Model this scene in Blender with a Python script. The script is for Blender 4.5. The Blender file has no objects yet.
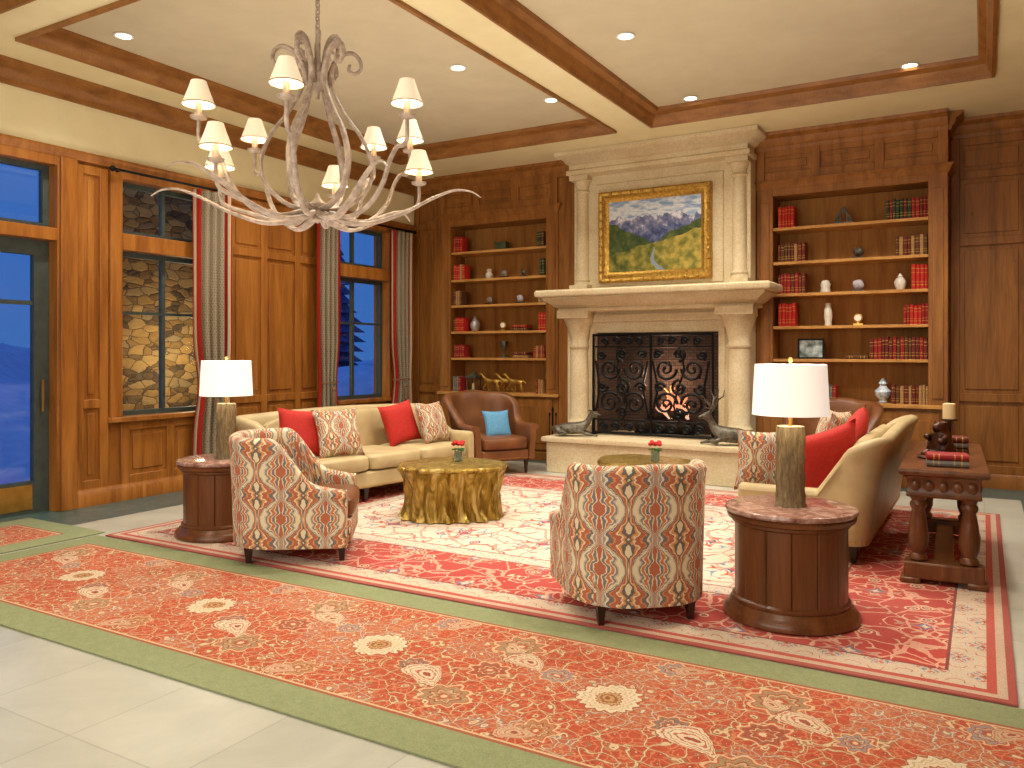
import bpy, bmesh, math, random
from mathutils import Vector, Matrix
random.seed(7)
C=bpy.context.scene.collection
pi=math.pi
def lin(h):
    h=h.lstrip('#'); o=[]
    for i in (0,2,4):
        c=int(h[i:i+2],16)/255; o.append(c/12.92 if c<=.04045 else ((c+.055)/1.055)**2.4)
    return (o[0],o[1],o[2],1)
# ---------------------------------------------------------------- materials
class E:
    def __init__(s,m,k): s.m=m; s.k=k
    def __add__(s,o): return s.m.math('ADD',s,o)
    def __radd__(s,o): return s.m.math('ADD',s,o)
    def __sub__(s,o): return s.m.math('SUBTRACT',s,o)
    def __rsub__(s,o): return s.m.math('SUBTRACT',o,s)
    def __mul__(s,o): return s.m.math('MULTIPLY',s,o)
    def __rmul__(s,o): return s.m.math('MULTIPLY',s,o)
    def __truediv__(s,o): return s.m.math('DIVIDE',s,o)
    def __rtruediv__(s,o): return s.m.math('DIVIDE',o,s)
    def __lt__(s,o): return s.m.math('LESS_THAN',s,o)
    def __gt__(s,o): return s.m.math('GREATER_THAN',s,o)
    def abs(s): return s.m.math('ABSOLUTE',s)
    def fract(s): return s.m.math('FRACT',s)
    def floor(s): return s.m.math('FLOOR',s)
    def sin(s): return s.m.math('SINE',s)
    def cos(s): return s.m.math('COSINE',s)
    def sqrt(s): return s.m.math('SQRT',s)
    def min(s,o): return s.m.math('MINIMUM',s,o)
    def max(s,o): return s.m.math('MAXIMUM',s,o)
    def atan2(s,o): return s.m.math('ARCTAN2',s,o)
    def mod(s,o): return s.m.math('FLOORED_MODULO',s,o)
class M:
    def __init__(s,name,col='808080',rough=.5,metal=0,spec=.5):
        s.mat=bpy.data.materials.new(name); s.mat.use_nodes=True; s.nt=s.mat.node_tree
        s.b=s.nt.nodes['Principled BSDF']; s.b.inputs['Base Color'].default_value=lin(col) if isinstance(col,str) else col
        s.b.inputs['Roughness'].default_value=rough; s.b.inputs['Metallic'].default_value=metal
        s.b.inputs['Specular IOR Level'].default_value=spec
        s.mat.diffuse_color=s.b.inputs['Base Color'].default_value
    def new(s,t): return s.nt.nodes.new(t)
    def _in(s,sock,v):
        if isinstance(v,E): s.nt.links.new(v.k,sock)
        elif isinstance(v,bpy.types.NodeSocket): s.nt.links.new(v,sock)
        elif isinstance(v,str): sock.default_value=lin(v)
        else: sock.default_value=v
    def math(s,op,*a):
        n=s.new('ShaderNodeMath'); n.operation=op
        for i,x in enumerate(a): s._in(n.inputs[i],x)
        return E(s,n.outputs[0])
    def co(s,kind='Object',scale=None):
        n=s.new('ShaderNodeTexCoord'); o=n.outputs[kind]
        if scale:
            v=s.new('ShaderNodeVectorMath'); v.operation='MULTIPLY'; s.nt.links.new(o,v.inputs[0]); v.inputs[1].default_value=scale; o=v.outputs[0]
        return o
    def warp(s,vec,scale,amt,detail=2):
        n=s.new('ShaderNodeTexNoise'); s._in(n.inputs['Vector'],vec); n.inputs['Scale'].default_value=scale; n.inputs['Detail'].default_value=detail
        a=s.new('ShaderNodeVectorMath'); a.operation='SUBTRACT'; s.nt.links.new(n.outputs['Color'],a.inputs[0]); a.inputs[1].default_value=(.5,.5,.5)
        b=s.new('ShaderNodeVectorMath'); b.operation='MULTIPLY_ADD'; s.nt.links.new(a.outputs[0],b.inputs[0]); b.inputs[1].default_value=(amt,amt,amt); s.nt.links.new(vec,b.inputs[2]); return b.outputs[0]
    def sep(s,vec):
        n=s.new('ShaderNodeSeparateXYZ'); s._in(n.inputs[0],vec); return [E(s,n.outputs[i]) for i in range(3)]
    def comb(s,x,y,z=0.0):
        n=s.new('ShaderNodeCombineXYZ')
        for i,v in enumerate((x,y,z)): s._in(n.inputs[i],v)
        return n.outputs[0]
    def noise(s,vec,scale,detail=3,rough=.5,dist=0):
        n=s.new('ShaderNodeTexNoise'); s._in(n.inputs['Vector'],vec); n.inputs['Scale'].default_value=scale
        n.inputs['Detail'].default_value=detail; n.inputs['Roughness'].default_value=rough; n.inputs['Distortion'].default_value=dist
        return E(s,n.outputs[0])
    def vor(s,vec,scale,feature='F1',metric='EUCLIDEAN',rand=1,out='Distance'):
        n=s.new('ShaderNodeTexVoronoi'); n.feature=feature
        if feature!='DISTANCE_TO_EDGE': n.distance=metric
        s._in(n.inputs['Vector'],vec); n.inputs['Scale'].default_value=scale; n.inputs['Randomness'].default_value=rand
        return E(s,n.outputs[out])
    def ramp(s,fac,stops,const=False):
        n=s.new('ShaderNodeValToRGB'); cr=n.color_ramp; cr.interpolation='CONSTANT' if const else 'LINEAR'
        s._in(n.inputs[0],fac)
        while len(cr.elements)<len(stops): cr.elements.new(.5)
        for e,(p,c) in zip(cr.elements,sorted(stops)): e.position=p; e.color=lin(c)
        return n.outputs[0]
    def mix(s,fac,a,b,mode='MIX'):
        n=s.new('ShaderNodeMix'); n.data_type='RGBA'; n.blend_type=mode
        s._in(n.inputs[0],fac); s._in(n.inputs[6],a); s._in(n.inputs[7],b); return n.outputs[2]
    def col(s,sock): s._in(s.b.inputs['Base Color'],sock); return s
    def bump(s,h,st=.3,dist=.01):
        n=s.new('ShaderNodeBump'); n.inputs['Strength'].default_value=st; n.inputs['Distance'].default_value=dist
        s._in(n.inputs['Height'],h); s.nt.links.new(n.outputs[0],s.b.inputs['Normal']); return s
    def emit(s,c,st):
        s._in(s.b.inputs['Emission Color'],c); s.b.inputs['Emission Strength'].default_value=st; return s

def wood(name,a,b,c,rough=.42,knots=True,sc=(5,5,.5),spec=.4):
    m=M(name,b,rough,0,spec); v=m.co('Object',sc)
    n=m.noise(v,1.6,5,.55,.8); r=m.ramp(n,[(.28,a),(.5,b),(.72,c)])
    r=m.mix(.25,r,b)
    f=m.noise(m.co('Object',(60,60,3)),1.5,3); r=m.mix(.18,r,m.ramp(f,[(.35,a),(.65,c)]))
    if knots:
        k=m.vor(m.co('Object',(1,1,.6)),3.2); r=m.mix(m.math('LESS_THAN',k,.05)*.5,r,a)
    m.col(r); m.bump(f,.06,.004); return m.mat
def speck(name,a,b,scale=8,rough=.6,metal=0,bump=.1,detail=5,bd=.01):
    m=M(name,b,rough,metal); n=m.noise(m.co(),scale,detail,.6); m.col(m.ramp(n,[(.3,a),(.7,b)]))
    if bump: m.bump(n,bump,bd)
    return m.mat
def plain(name,c,rough=.5,metal=0): return speck(name,c,c,20,rough,metal,0)
W_L=wood('wood_alder_orange','6a3a14','9a5e22','ba7c38',.36)
W_D=wood('wood_alder_dark','5a3612','8c5826','a87236',.42,spec=.25)
W_B=wood('wood_bookcase_back','70441c','9c6a34','b48044',.6,spec=.1)
W_S=wood('wood_shelf','905e2a','be8848','d2a05c',.5,False,(2,9,9),.2)
W_T=wood('wood_mahogany','3c200e','643a1e','80502c',.3,False)
W_C=wood('wood_crown','5e3818','8c5c2c','a47038',.4,False,(2,2,6),.3)
CREAM=speck('plaster_cream','ddd0a2','e4d9ae',3,.8,0,.03)
TAUPE=speck('plaster_taupe','c2b798','cbc0a2',3,.85,0,.03)
def mk_stone():
    m=M('limestone','d2bb8c',.75,0,.2); n=m.noise(m.co(),3,8,.65,.5); n2=m.noise(m.co(),40,3)
    m.col(m.mix(.3,m.ramp(n,[(.3,'bca680'),(.55,'cdbc98'),(.8,'d9ceb0')]),m.ramp(n2,[(.4,'baa480'),(.6,'d8ccaa')]))); m.bump(n2,.2,.005); return m.mat
STONE=mk_stone()
IRON=speck('wrought_iron','0a0a0b','19191a',30,.5,.7,.1)
BRONZE=speck('bronze_dark','3c362e','77705f',25,.42,.5,.3)
BRBROWN=speck('bronze_brown','24120a','5a3018',25,.35,.4,.3)
FRAMEG=speck('window_frame_green','343e3a','465049',10,.55)
BRASS=speck('brass','b88a40','d0a252',10,.3,.9,.05)
DARKFOOT=speck('dark_walnut','260f08','3a1a0e',20,.35)
CORD=speck('tassel_cord','6a4630','94704c',60,.8)
def mk_gold():
    m=M('gold_leaf','b8913c',.32,.85); v=m.co('Object',(1,1,.25)); n=m.noise(v,14,6,.6,1.2); 
    m.col(m.ramp(n,[(.3,'5e4616'),(.5,'a38538'),(.72,'dcc884')])); m.bump(n,.8,.03); return m.mat
GOLD=mk_gold()
GOLDF=speck('gilt_frame','86601c','cca24c',30,.42,.7,.5)
def leather(name,a,b,rough=.42):
    m=M(name,b,rough,0,.35); n=m.noise(m.co(),4,4); v=m.vor(m.co(),160); m.col(m.ramp(n,[(.3,a),(.7,b)])); m.bump(v,.12,.002); return m.mat
TAN=leather('leather_tan','b09a70','c6b286'); BROWN=leather('leather_brown','5e381f','805230',.38)
RED=speck('red_cloth','a81c12','bf281a',60,.8,0,.2)
BLUE=speck('blue_cloth','4a86ac','68a2c8',60,.8,0,.2)
IVORY=speck('ivory_ceramic','cfc8b8','ebe6da',12,.3)
GREYS=speck('grey_stone','6a645c','a09a90',12,.6,0,.3)
AMETH=speck('crystal','8b8a94','d8d6dc',30,.25,0,.6)
GREENB=speck('green_lacquer','2e3a26','4f5a36',12,.4)
WAX=plain('wax','e8cf96',.5)
CLOCKW=plain('clock_face','f0ecd8',.5)
def mk_marble():
    m=M('marble_rose','9a6a58',.15); n=m.noise(m.co(),9,9,.7,1.5); m.col(m.ramp(n,[(.3,'54302a'),(.48,'8a6356'),(.6,'ab8e80'),(.75,'ccb8a8')])); return m.mat
MARBLE=mk_marble()
def mk_bark():
    m=M('lamp_bark_bronze','7a6a4c',.5,.15); n=m.noise(m.co('Object',(6,6,1)),9,5,.7,.6); m.col(m.ramp(n,[(.32,'4a3c28'),(.55,'84704c'),(.75,'b09a70')])); m.bump(n,.9,.015); return m.mat
BARK=mk_bark()
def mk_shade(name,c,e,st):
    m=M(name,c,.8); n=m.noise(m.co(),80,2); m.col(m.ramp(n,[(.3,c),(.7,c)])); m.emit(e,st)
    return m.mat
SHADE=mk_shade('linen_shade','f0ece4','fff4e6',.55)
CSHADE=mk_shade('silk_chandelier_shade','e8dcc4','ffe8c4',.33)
CHAND=speck('antiqued_taupe_iron','806e60','bcaa98',22,.5,.12,.4)
def mk_glass():
    m=M('window_glass','ffffff',.05); nt=m.nt; t=m.new('ShaderNodeBsdfTransparent'); g=m.new('ShaderNodeBsdfGlossy'); g.inputs['Roughness'].default_value=.02
    x=m.new('ShaderNodeMixShader'); x.inputs[0].default_value=.04; nt.links.new(t.outputs[0],x.inputs[1]); nt.links.new(g.outputs[0],x.inputs[2])
    nt.links.new(x.outputs[0],nt.nodes['Material Output'].inputs[0]); t.inputs[0].default_value=(.9,.95,1,1); return m.mat
GLASS=mk_glass()
def mk_floor():
    m=M('floor_tile','c6c6b0',.3); x,y,z=m.sep(m.co())
    T=.62; fx=((x/T).fract()-.5).abs(); fy=((y/T).fract()-.5).abs(); gr=fx.max(fy)>.4945
    n=m.noise(m.co(),2.2,8,.65,.6)
    cell=m.new('ShaderNodeTexWhiteNoise'); m._in(cell.inputs['Vector'],m.comb((x/T).floor(),(y/T).floor(),0.0))
    c=m.ramp(n*.75+E(m,cell.outputs['Value'])*.25,[(.25,'a09f90'),(.5,'b3b2a3'),(.75,'c3c1b3')])
    c=m.mix(gr*.45,c,'807f76')
    dark=(x<-6.85).max(y>9.7).max(x>.32)
    n2=m.noise(m.co(),6,9,.75,1.5)
    c=m.mix(dark,c,m.ramp(n2,[(.3,'2e423e'),(.55,'4a625e'),(.75,'748c88')]))
    m.col(c); return m.mat
FLOOR=mk_floor()
def mk_ikat(name='ikat_fabric',w=.27,h=.33):
    m=M(name,'e0d0b0',.85,0,.2); u,v,_=m.sep(m.co('UV'))
    n=m.noise(m.comb(u*70.0,v*5.0),1.0,3); uu=u+(m.noise(m.comb(u*3,v*25),1.0,2)-.5)*.008; vv=v+(n-.5)*.035
    x=((uu/w).fract()-.5).abs()*2; y=((vv/h).fract()-.5)*2
    cs=(y*pi).cos()*.42; lob=(y.abs()*11+x*4).sin()*.10+(y.abs()*23).sin()*.04
    a=x/(.56+cs)+lob; b=(1-x)/(.56-cs)-lob
    D=a.min(b); first=a<b
    A=m.ramp(D,[(0,'e2d6b2'),(.08,'48444a'),(.2,'d28a40'),(.3,'e2d8b6'),(.36,'ac481e'),(.54,'d08238'),(.6,'565260'),(.72,'e0d6b4'),(.78,'8c8688'),(.85,'e0d6b2')],True)
    B=m.ramp(D,[(0,'ac481e'),(.14,'e2d8b6'),(.2,'625e68'),(.34,'dcd2ae'),(.40,'c0602a'),(.55,'e0d6b4'),(.61,'727078'),(.7,'c4b89c'),(.76,'e0d6b2')],True)
    c=m.mix(first,B,A)
    f=m.noise(m.co('UV',(300,300,1)),1,2); c=m.mix(.18,c,m.ramp(f,[(.3,'92846a'),(.7,'e8e0c8')])); m.col(c); m.bump(f,.15,.002); return m.mat
IKAT=mk_ikat(); IKATP=mk_ikat('ikat_pillow',.22,.24)
def mk_curtain():
    m=M('curtain_fabric','b8a888',.85,0,.1); u,v,_=m.sep(m.co('UV')); 
    a=((u*24).fract()-.5).abs()*2; b=((v*16+(u*24).floor().mod(2.0)*.5).fract()-.5).abs()*2
    d=(a+b)*.5+m.noise(m.comb(u*30,v*30),2,2)*.3
    c=m.ramp(d,[(.0,'76543e'),(.3,'a0937a'),(.5,'847866'),(.66,'a4977e'),(.85,'706452')],True)
    e=u.min(m.math('SUBTRACT',.83,u))
    c=m.mix((e<.14),c,'94281c'); c=m.mix((e<.08),c,'b8aa8c'); c=m.mix((e<.05),c,'94281c'); m.col(c); return m.mat
CURT=mk_curtain()
def smallpat(m,vec,scale,ground,cols):
    v=m.warp(vec,5,.16,3); v2=m.warp(vec,12,.08,3)
    e=m.vor(v,scale,'DISTANCE_TO_EDGE',rand=1); f=m.vor(v,scale,'F1',rand=1)
    e2=m.vor(v2,scale*2.0,'DISTANCE_TO_EDGE',rand=1); f2=m.vor(v2,scale*2.0,'F1',rand=1); f3=m.vor(v2,scale*3.3,'F1',rand=1)
    c=m.mix(m.noise(vec,1.7,4)*.6,ground,cols[3])
    c=m.mix((f3<.18)*.7,c,cols[0]); c=m.mix((e2<.05)*.6,c,cols[0]); c=m.mix((f2<.2)*.85,c,cols[4]); c=m.mix((f2<.1)*.85,c,cols[1])
    c=m.mix((e<.045)*.6,c,cols[2]); c=m.mix((e<.018)*.75,c,cols[1])
    c=m.mix((f<.22)*.8,c,cols[2]); c=m.mix((f<.17)*.9,c,cols[1]); c=m.mix((f<.11)*.9,c,cols[4]); c=m.mix(f<.05,c,cols[1]); return c
def mk_runner(name,x0,x1,y0,y1):
    m=M(name,'b0502f',.95,0,.1); P=m.co(); xo,yo,z=m.sep(P); W=m.warp(P,7,.08,4); x,y,_=m.sep(W)
    d=(xo-x0).min(x1-xo).min((yo-y0).min(y1-yo))
    c=smallpat(m,P,10,'b04a30',['c68862','d8c49e','7e785c','9c4430','84382a'])
    c=m.mix(m.noise(P,1.9,4)>.54,c,smallpat(m,P,12,'a8563c',['c0946e','d6c2a0','6c7c80','b46848','c09060']))
    per=1.27
    px=((x+5.2)/per+.5).fract()*per-per/2; py=y-3.22
    qx=((x+5.2)/per).fract()*per-per/2
    for (cx,cy,rr,cc) in ((0,.33,.13,'8e8464'),(0,-.34,.12,'8e8464'),(.02,.0,.10,'8a4a3a'),(.33,.1,.08,'7c8c90'),(-.33,-.12,.08,'6a6a68'),(.5,-.42,.09,'a07c54'),(-.5,.44,.09,'7c8c90')):
        r=((qx-cx)*(qx-cx)+(py-cy)*(py-cy)).sqrt(); th_=(py-cy).atan2(qx-cx); k=r/(rr*(1+.14*(th_*8).cos()))
        c=m.mix((k<1)*.75,c,m.ramp(k,[(0,'d6c8a4'),(.14,'a04e36'),(.3,cc),(.44,'caaa86'),(.52,'844432'),(.6,cc),(.8,'ac5a42'),(.88,'d0bc96')],True))
    r=(px*px+py*py).sqrt(); th_=py.atan2(px); k=r/(.14*(1+.08*(th_*16).cos()))+(m.noise(P,50,2)-.5)*.12
    c=m.mix((k<1)*.93,c,m.ramp(k,[(0,'7a5038'),(.1,'b8905c'),(.2,'86583a'),(.3,'b09868'),(.38,'a05a42'),(.44,'cec4a8'),(.56,'b89a7a'),(.6,'d0c6aa'),(.72,'b8a484'),(.78,'d0c8ae'),(.93,'94583f')],True))
    for (cx,cy,an,sc,c1) in ((.42,-.2,-.5,.82,'d2c8ae'),(-.5,.17,-.4,.72,'ccc0a4'),(.22,.46,.5,.52,'bea486'),(-.2,-.48,.4,.52,'c2a88a'),(.62,.3,2.4,.42,'c8ba9c')):
        tx=(px-cx+per*1.5)/per; tx=tx.fract()*per-per/2; ty=py-cy
        ca,sa=math.cos(an),math.sin(an); a=(tx*ca+ty*sa)/(.18*sc); b=(ty*ca-tx*sa)/(.095*sc)+a*a*.45-.2
        t=1-.6*a; q=(a*a+(b/t)*(b/t)).sqrt()+(m.noise(P,55,2)-.5)*.28
        c=m.mix((q<1)*.88,c,m.ramp(q,[(0,'8a4234'),(.2,c1),(.38,'b0624c'),(.48,c1),(.62,'a8866e'),(.68,c1),(.8,'b46a56'),(.86,c1),(.95,'8a4e3c')],True))
    sage=m.mix(m.noise(P,30,2)*.8,'78865f','929e7a')
    c=m.mix(d<.24,c,'c8ae88'); c=m.mix(d<.228,c,'96543f'); c=m.mix(d<.21,c,sage)
    f=m.noise(P,180,2); c=m.mix(.25,c,m.ramp(f,[(.3,'4a2a1a'),(.7,'f0dcc0')]),'OVERLAY'); c=m.mix(.06,c,'c8a890')
    m.col(c); m.bump(f,.2,.003); return m.mat
def mk_bigrug(x0,x1,y0,y1):
    m=M('oriental_rug','c83a2c',.95,0,.1); P0=m.co(); x,y,z=m.sep(P0)
    P=m.warp(P0,6,.08,3); wx,wy,_=m.sep(P)
    d=(x-x0).min(x1-x).min((y-y0).min(y1-y))
    def motif(vx,vy,s,ground,cols,off=.5,lo=.22):
        row=(vy/s).floor(); ax=((vx/s+row.mod(2.0)*off).fract()-.5).abs()*2; ay=((vy/s).fract()-.5).abs()*2
        k=ax+ay+((ax*9).sin()*(ay*9).sin())*lo
        return m.ramp(k*.5,[(0,cols[0]),(.06,cols[1]),(.12,ground),(.17,cols[2]),(.21,ground),(.31,cols[3]),(.34,ground),(.58,ground),(.74,cols[2]),(.79,cols[0]),(.82,ground)],True)
    field=motif(wx,wy,.74,'cfc6b4',['b43c32','3c5278','b44a3e','6c88a4'])
    f2=m.vor(P,3.6,'F1','MANHATTAN',.9); field=m.mix(f2<.24,field,m.ramp(f2*3.9,[(0,'dccdae'),(.2,'b8443a'),(.45,'d8c8aa'),(.6,'44608c'),(.82,'b8443a')],True))
    field=m.mix((m.vor(P,3.4,'DISTANCE_TO_EDGE')<.03)*.75,field,'b87a6a'); f3=m.vor(P,10); field=m.mix((f3<.18)*.8,field,'b85e4e'); field=m.mix((f3<.09)*.85,field,'4c6890')
    red=motif(wx,wy,.58,'ac3832',['d4bda0','5c7894','b88a76','d0a88e'])
    e=m.vor(P,4.6,'DISTANCE_TO_EDGE'); red=m.mix((e<.03)*.85,red,'d0a088'); g2=m.vor(P,6); red=m.mix(g2<.24,red,'d2bfa2'); red=m.mix(g2<.19,red,'9e3430'); red=m.mix(g2<.12,red,'cdb698'); red=m.mix(g2<.07,red,'4e6890'); g3=m.vor(P,13); red=m.mix((g3<.15)*.7,red,'cdac94')
    nn=m.noise(P0,1.3,3); 
    guard=motif(wx,wy,.18,'cabfac',['b04438','c08068','6c86a2','c8947c'],.5,.3)
    guard2=motif(wx,wy,.22,'c6b6a0',['a83e34','8a5a50','b8705e','6480a0'],.5,.3)
    c=field
    c=m.mix(d<1.10,c,'8e3a34'); c=m.mix(d<1.085,c,guard); c=m.mix(d<.93,c,'86342c'); c=m.mix(d<.915,c,red)
    c=m.mix(d<.28,c,'7a3630'); c=m.mix(d<.265,c,guard2); c=m.mix(d<.11,c,'b04a40'); c=m.mix(d<.07,c,'bca690'); c=m.mix(d<.03,c,'9c4840')
    f=m.noise(P0,170,2); c=m.mix(.25,c,m.ramp(f,[(.3,'4a2a2a'),(.7,'f0e0d0')]),'OVERLAY')
    c=m.mix(nn*.2,c,'ccb0a0'); m.col(c); m.bump(f,.2,.003); return m.mat
def mk_paint():
    m=M('landscape_canvas','6a86a8',.6,0,.2); x,y,z=m.sep(m.co())
    P=m.comb(x,z); n1=m.noise(m.comb(x*3.2,0.0),1.6,5,.6); n2=m.noise(P,7,7,.7)
    v=m.comb(x*1,z*3); cl=m.noise(v,5,4)
    c=m.ramp(cl+z*.3,[(.4,'93abc8'),(.55,'d6dadc'),(.7,'7f9ac0')])
    ridge=n1*.34+.08-(x*x)*.1
    mt=m.ramp(n2+(z-.1)*.7,[(.38,'3a4468'),(.48,'5a6488'),(.56,'7a7a98'),(.66,'d2d4dc')])
    c=m.mix(z<ridge,c,mt)
    r2=m.noise(m.comb(x*2.5+7,0.0),1.5,4)*.22-.2+(x.abs()*.42)
    c=m.mix(z<r2,c,m.ramp(n2,[(.3,'222c1c'),(.5,'40502a'),(.7,'6a7034')]))
    r3=m.noise(m.comb(x*2+3,0.0),1.4,3)*.2-.2+x*.22
    c=m.mix(z<r3,c,m.ramp(m.noise(P,9,5)+x*.15,[(.3,'454c22'),(.5,'7c7834'),(.7,'b49c4c')]))
    w=(x+.12+(z*14).sin()*.06+z*.5).abs(); c=m.mix((w<(0-z-.12)*.13)*(z<-.16),c,'7e8e98')
    m.col(c); m.bump(n2,.2,.004); return m.mat
# ---------------------------------------------------------------- geometry
class G:
    def __init__(s): s.bm=bmesh.new(); s.uv=s.bm.loops.layers.uv.new('UVMap')
    def box(s,x0,x1,y0,y1,z0,z1,mi=0):
        vs=[s.bm.verts.new(p) for p in [(x0,y0,z0),(x1,y0,z0),(x1,y1,z0),(x0,y1,z0),(x0,y0,z1),(x1,y0,z1),(x1,y1,z1),(x0,y1,z1)]]
        for f in [(3,2,1,0),(4,5,6,7),(0,1,5,4),(1,2,6,5),(2,3,7,6),(3,0,4,7)]:
            s.bm.faces.new([vs[i] for i in f]).material_index=mi
        return s
    def pbox(s,ax,fix,a0,a1,d0,d1,z0,z1,mi=0):
        return s.box(fix+d0,fix+d1,a0,a1,z0,z1,mi) if ax=='x' else s.box(a0,a1,fix-d1,fix-d0,z0,z1,mi)
    def grid(s,rows,cu=False,cv=False,cap=False,uv=None,mi=0):
        nu,nv=len(rows),len(rows[0]); V=[[s.bm.verts.new(p) for p in r] for r in rows]
        for i in range(nu if cu else nu-1):
            for j in range(nv if cv else nv-1):
                i2,j2=(i+1)%nu,(j+1)%nv
                f=s.bm.faces.new([V[i][j],V[i2][j],V[i2][j2],V[i][j2]]); f.material_index=mi
                if uv:
                    for l,(a,b) in zip(f.loops,((i,j),(i+1,j),(i+1,j+1),(i,j+1))): l[s.uv].uv=uv(a,b)
        if cap:
            for r in (V[0],V[-1]):
                f=s.bm.faces.new(r); f.material_index=mi
                if uv:
                    for k,l in enumerate(f.loops): l[s.uv].uv=(l.vert.co.x,l.vert.co.z)
        return s
    def lathe(s,prof,seg=32,c=(0,0,0),mi=0,rot=None,rf=None):
        rows=[]
        for r,z in prof:
            row=[]
            for k in range(seg):
                a=2*pi*k/seg; rr=r*(rf(a,z) if rf else 1); p=Vector((rr*math.cos(a),rr*math.sin(a),z))
                if rot: p=rot@p
                row.append(p+Vector(c))
            rows.append(row)
        return s.grid(rows,cv=True,cap=True,mi=mi)
    def tube(s,pts,rad,seg=8,closed=False,mi=0,flat=1):
        pts=[Vector(p) for p in pts]; n=len(pts); rad=rad if isinstance(rad,(list,tuple)) else [rad]*n
        T=[]
        for i in range(n):
            a=pts[(i-1)%n] if closed or i>0 else pts[i]; b=pts[(i+1)%n] if closed or i<n-1 else pts[i]
            t=(b-a); T.append(t.normalized() if t.length>1e-9 else Vector((0,0,1)))
        N=T[0].orthogonal().normalized() if abs(T[0].z)>.99 else T[0].cross(Vector((0,0,1))).normalized()
        rows=[]
        for i in range(n):
            N=(N-T[i]*N.dot(T[i])); N=N.normalized() if N.length>1e-6 else T[i].orthogonal().normalized(); B=T[i].cross(N)
            rows.append([pts[i]+(N*math.cos(2*pi*k/seg)+B*math.sin(2*pi*k/seg)*flat)*rad[i] for k in range(seg)])
        return s.grid(rows,cu=closed,cv=True,cap=not closed,mi=mi)
    def sq(s,c,r,e1=1,e2=1,nu=16,nv=24,rot=None,mi=0):
        def p(v,e): return math.copysign(abs(v)**e,v)
        rows=[]
        for i in range(nu+1):
            a=-pi/2+pi*i/nu; a=max(min(a,pi/2-.02),-pi/2+.02); row=[]
            for j in range(nv):
                b=2*pi*j/nv; q=Vector((r[0]*p(math.cos(a),e1)*p(math.cos(b),e2),r[1]*p(math.cos(a),e1)*p(math.sin(b),e2),r[2]*p(math.sin(a),e1)))
                if rot: q=rot@q
                row.append(q+Vector(c))
            rows.append(row)
        return s.grid(rows,cv=True,cap=True,mi=mi)
    def ring(s,x0,x1,y0,y1,prof,back=False,mi=0):
        rows=[[(x0-o,y0-o,z),(x1+o,y0-o,z),(x1+o,y1+(o if back else 0),z),(x0-o,y1+(o if back else 0),z)] for o,z in prof]
        return s.grid(rows,cv=True,cap=True,mi=mi)
    def run(s,prof,p0,p1,n,mi=0):
        rows=[]
        for p in (p0,p1): rows.append([(p[0]+n[0]*a,p[1]+n[1]*a,b) for a,b in prof])
        return s.grid(rows,cv=True,cap=True,mi=mi)
    def mesh(s,name,mats,angle=.75):
        bmesh.ops.recalc_face_normals(s.bm,faces=s.bm.faces); me=bpy.data.meshes.new(name); s.bm.to_mesh(me); s.bm.free()
        me.polygons.foreach_set('use_smooth',[True]*len(me.polygons)); me.set_sharp_from_angle(angle=angle)
        for m in (mats if isinstance(mats,(list,tuple)) else [mats]): me.materials.append(m)
        return me
def tag(o,label=None,cat=None,group=None,kind=None):
    if label: o['label']=label
    if cat: o['category']=cat
    if group: o['group']=group
    if kind: o['kind']=kind
    return o
def add(name,me,parent=None,bevel=0,loc=(0,0,0),rot=(0,0,0),seg=2,**k):
    o=bpy.data.objects.new(name,me); C.objects.link(o); o.location=loc; o.rotation_euler=rot
    if parent: o.parent=parent
    if bevel:
        b=o.modifiers.new('Bevel','BEVEL'); b.width=bevel; b.segments=seg; b.limit_method='ANGLE'; b.angle_limit=.7
    return tag(o,**k)
def part(g,name,mat,parent=None,bevel=0,**k): return add(name,g.mesh(name,mat),parent,bevel,**k)
def struct(g,name,mat,bevel=0): return add(name,g.mesh(name,mat),None,bevel,kind='structure')
def thing(name,label,cat,loc=(0,0,0),rz=0,group=None):
    o=bpy.data.objects.new(name,None); C.objects.link(o); o.location=loc; o.rotation_euler=(0,0,rz); o.empty_display_size=.1
    return tag(o,label,cat,group)
def skin(name,V,Ed,R,mat,parent=None,sub=2,loc=(0,0,0),rz=0,**k):
    me=bpy.data.meshes.new(name); me.from_pydata(V,Ed,[]); me.materials.append(mat)
    o=bpy.data.objects.new(name,me); C.objects.link(o); o.location=loc; o.rotation_euler=(0,0,rz)
    md=o.modifiers.new('Skin','SKIN'); md.use_smooth_shade=True
    sv=me.skin_vertices[0].data
    for i,r in enumerate(R): sv[i].radius=(r,r) if not isinstance(r,tuple) else r
    sv[0].use_root=True
    s=o.modifiers.new('Sub','SUBSURF'); s.levels=sub; s.render_levels=sub
    if parent: o.parent=parent
    return tag(o,**k)
def ss(a,b,x):
    t=max(0,min(1,(x-a)/(b-a))); return t*t*(3-2*t)
# ---------------------------------------------------------------- room constants
XL=-7.6; YB=10.45; YF=9.95; ZS=4.12; ZC=4.28; XR=1.6; YN=-2.5
part_f=G().box(XL-.3,XR,YN,YB+.2,-.1,0); struct(part_f,'floor',FLOOR)
g=G(); g.box(XL-.3,XR+.2,YN-.2,YB+.2,ZC,ZC+.2,1)
g.box(XL,-6.95,YN,YB,ZS,ZC+.01); g.box(-6.95,XR,8.85,YB,ZS,ZC+.01); g.box(-3.74,-3.32,YN,8.85,ZS,ZC+.01)
g.box(.09,XR,YN,8.85,ZS,ZC+.01); g.box(-6.95,-3.74,3.36,3.71,ZS,ZC+.01); g.box(-3.32,.09,3.36,3.71,ZS,ZC+.01)
struct(g,'ceiling',[CREAM,TAUPE])
cp=[(0,ZS+.0),(.0,ZS-.03),(.03,ZS-.035),(.04,ZS+.01),(.06,ZS+.03),(.075,ZS+.09),(.13,ZS+.12),(.14,ZC),(0,ZC)]
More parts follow.
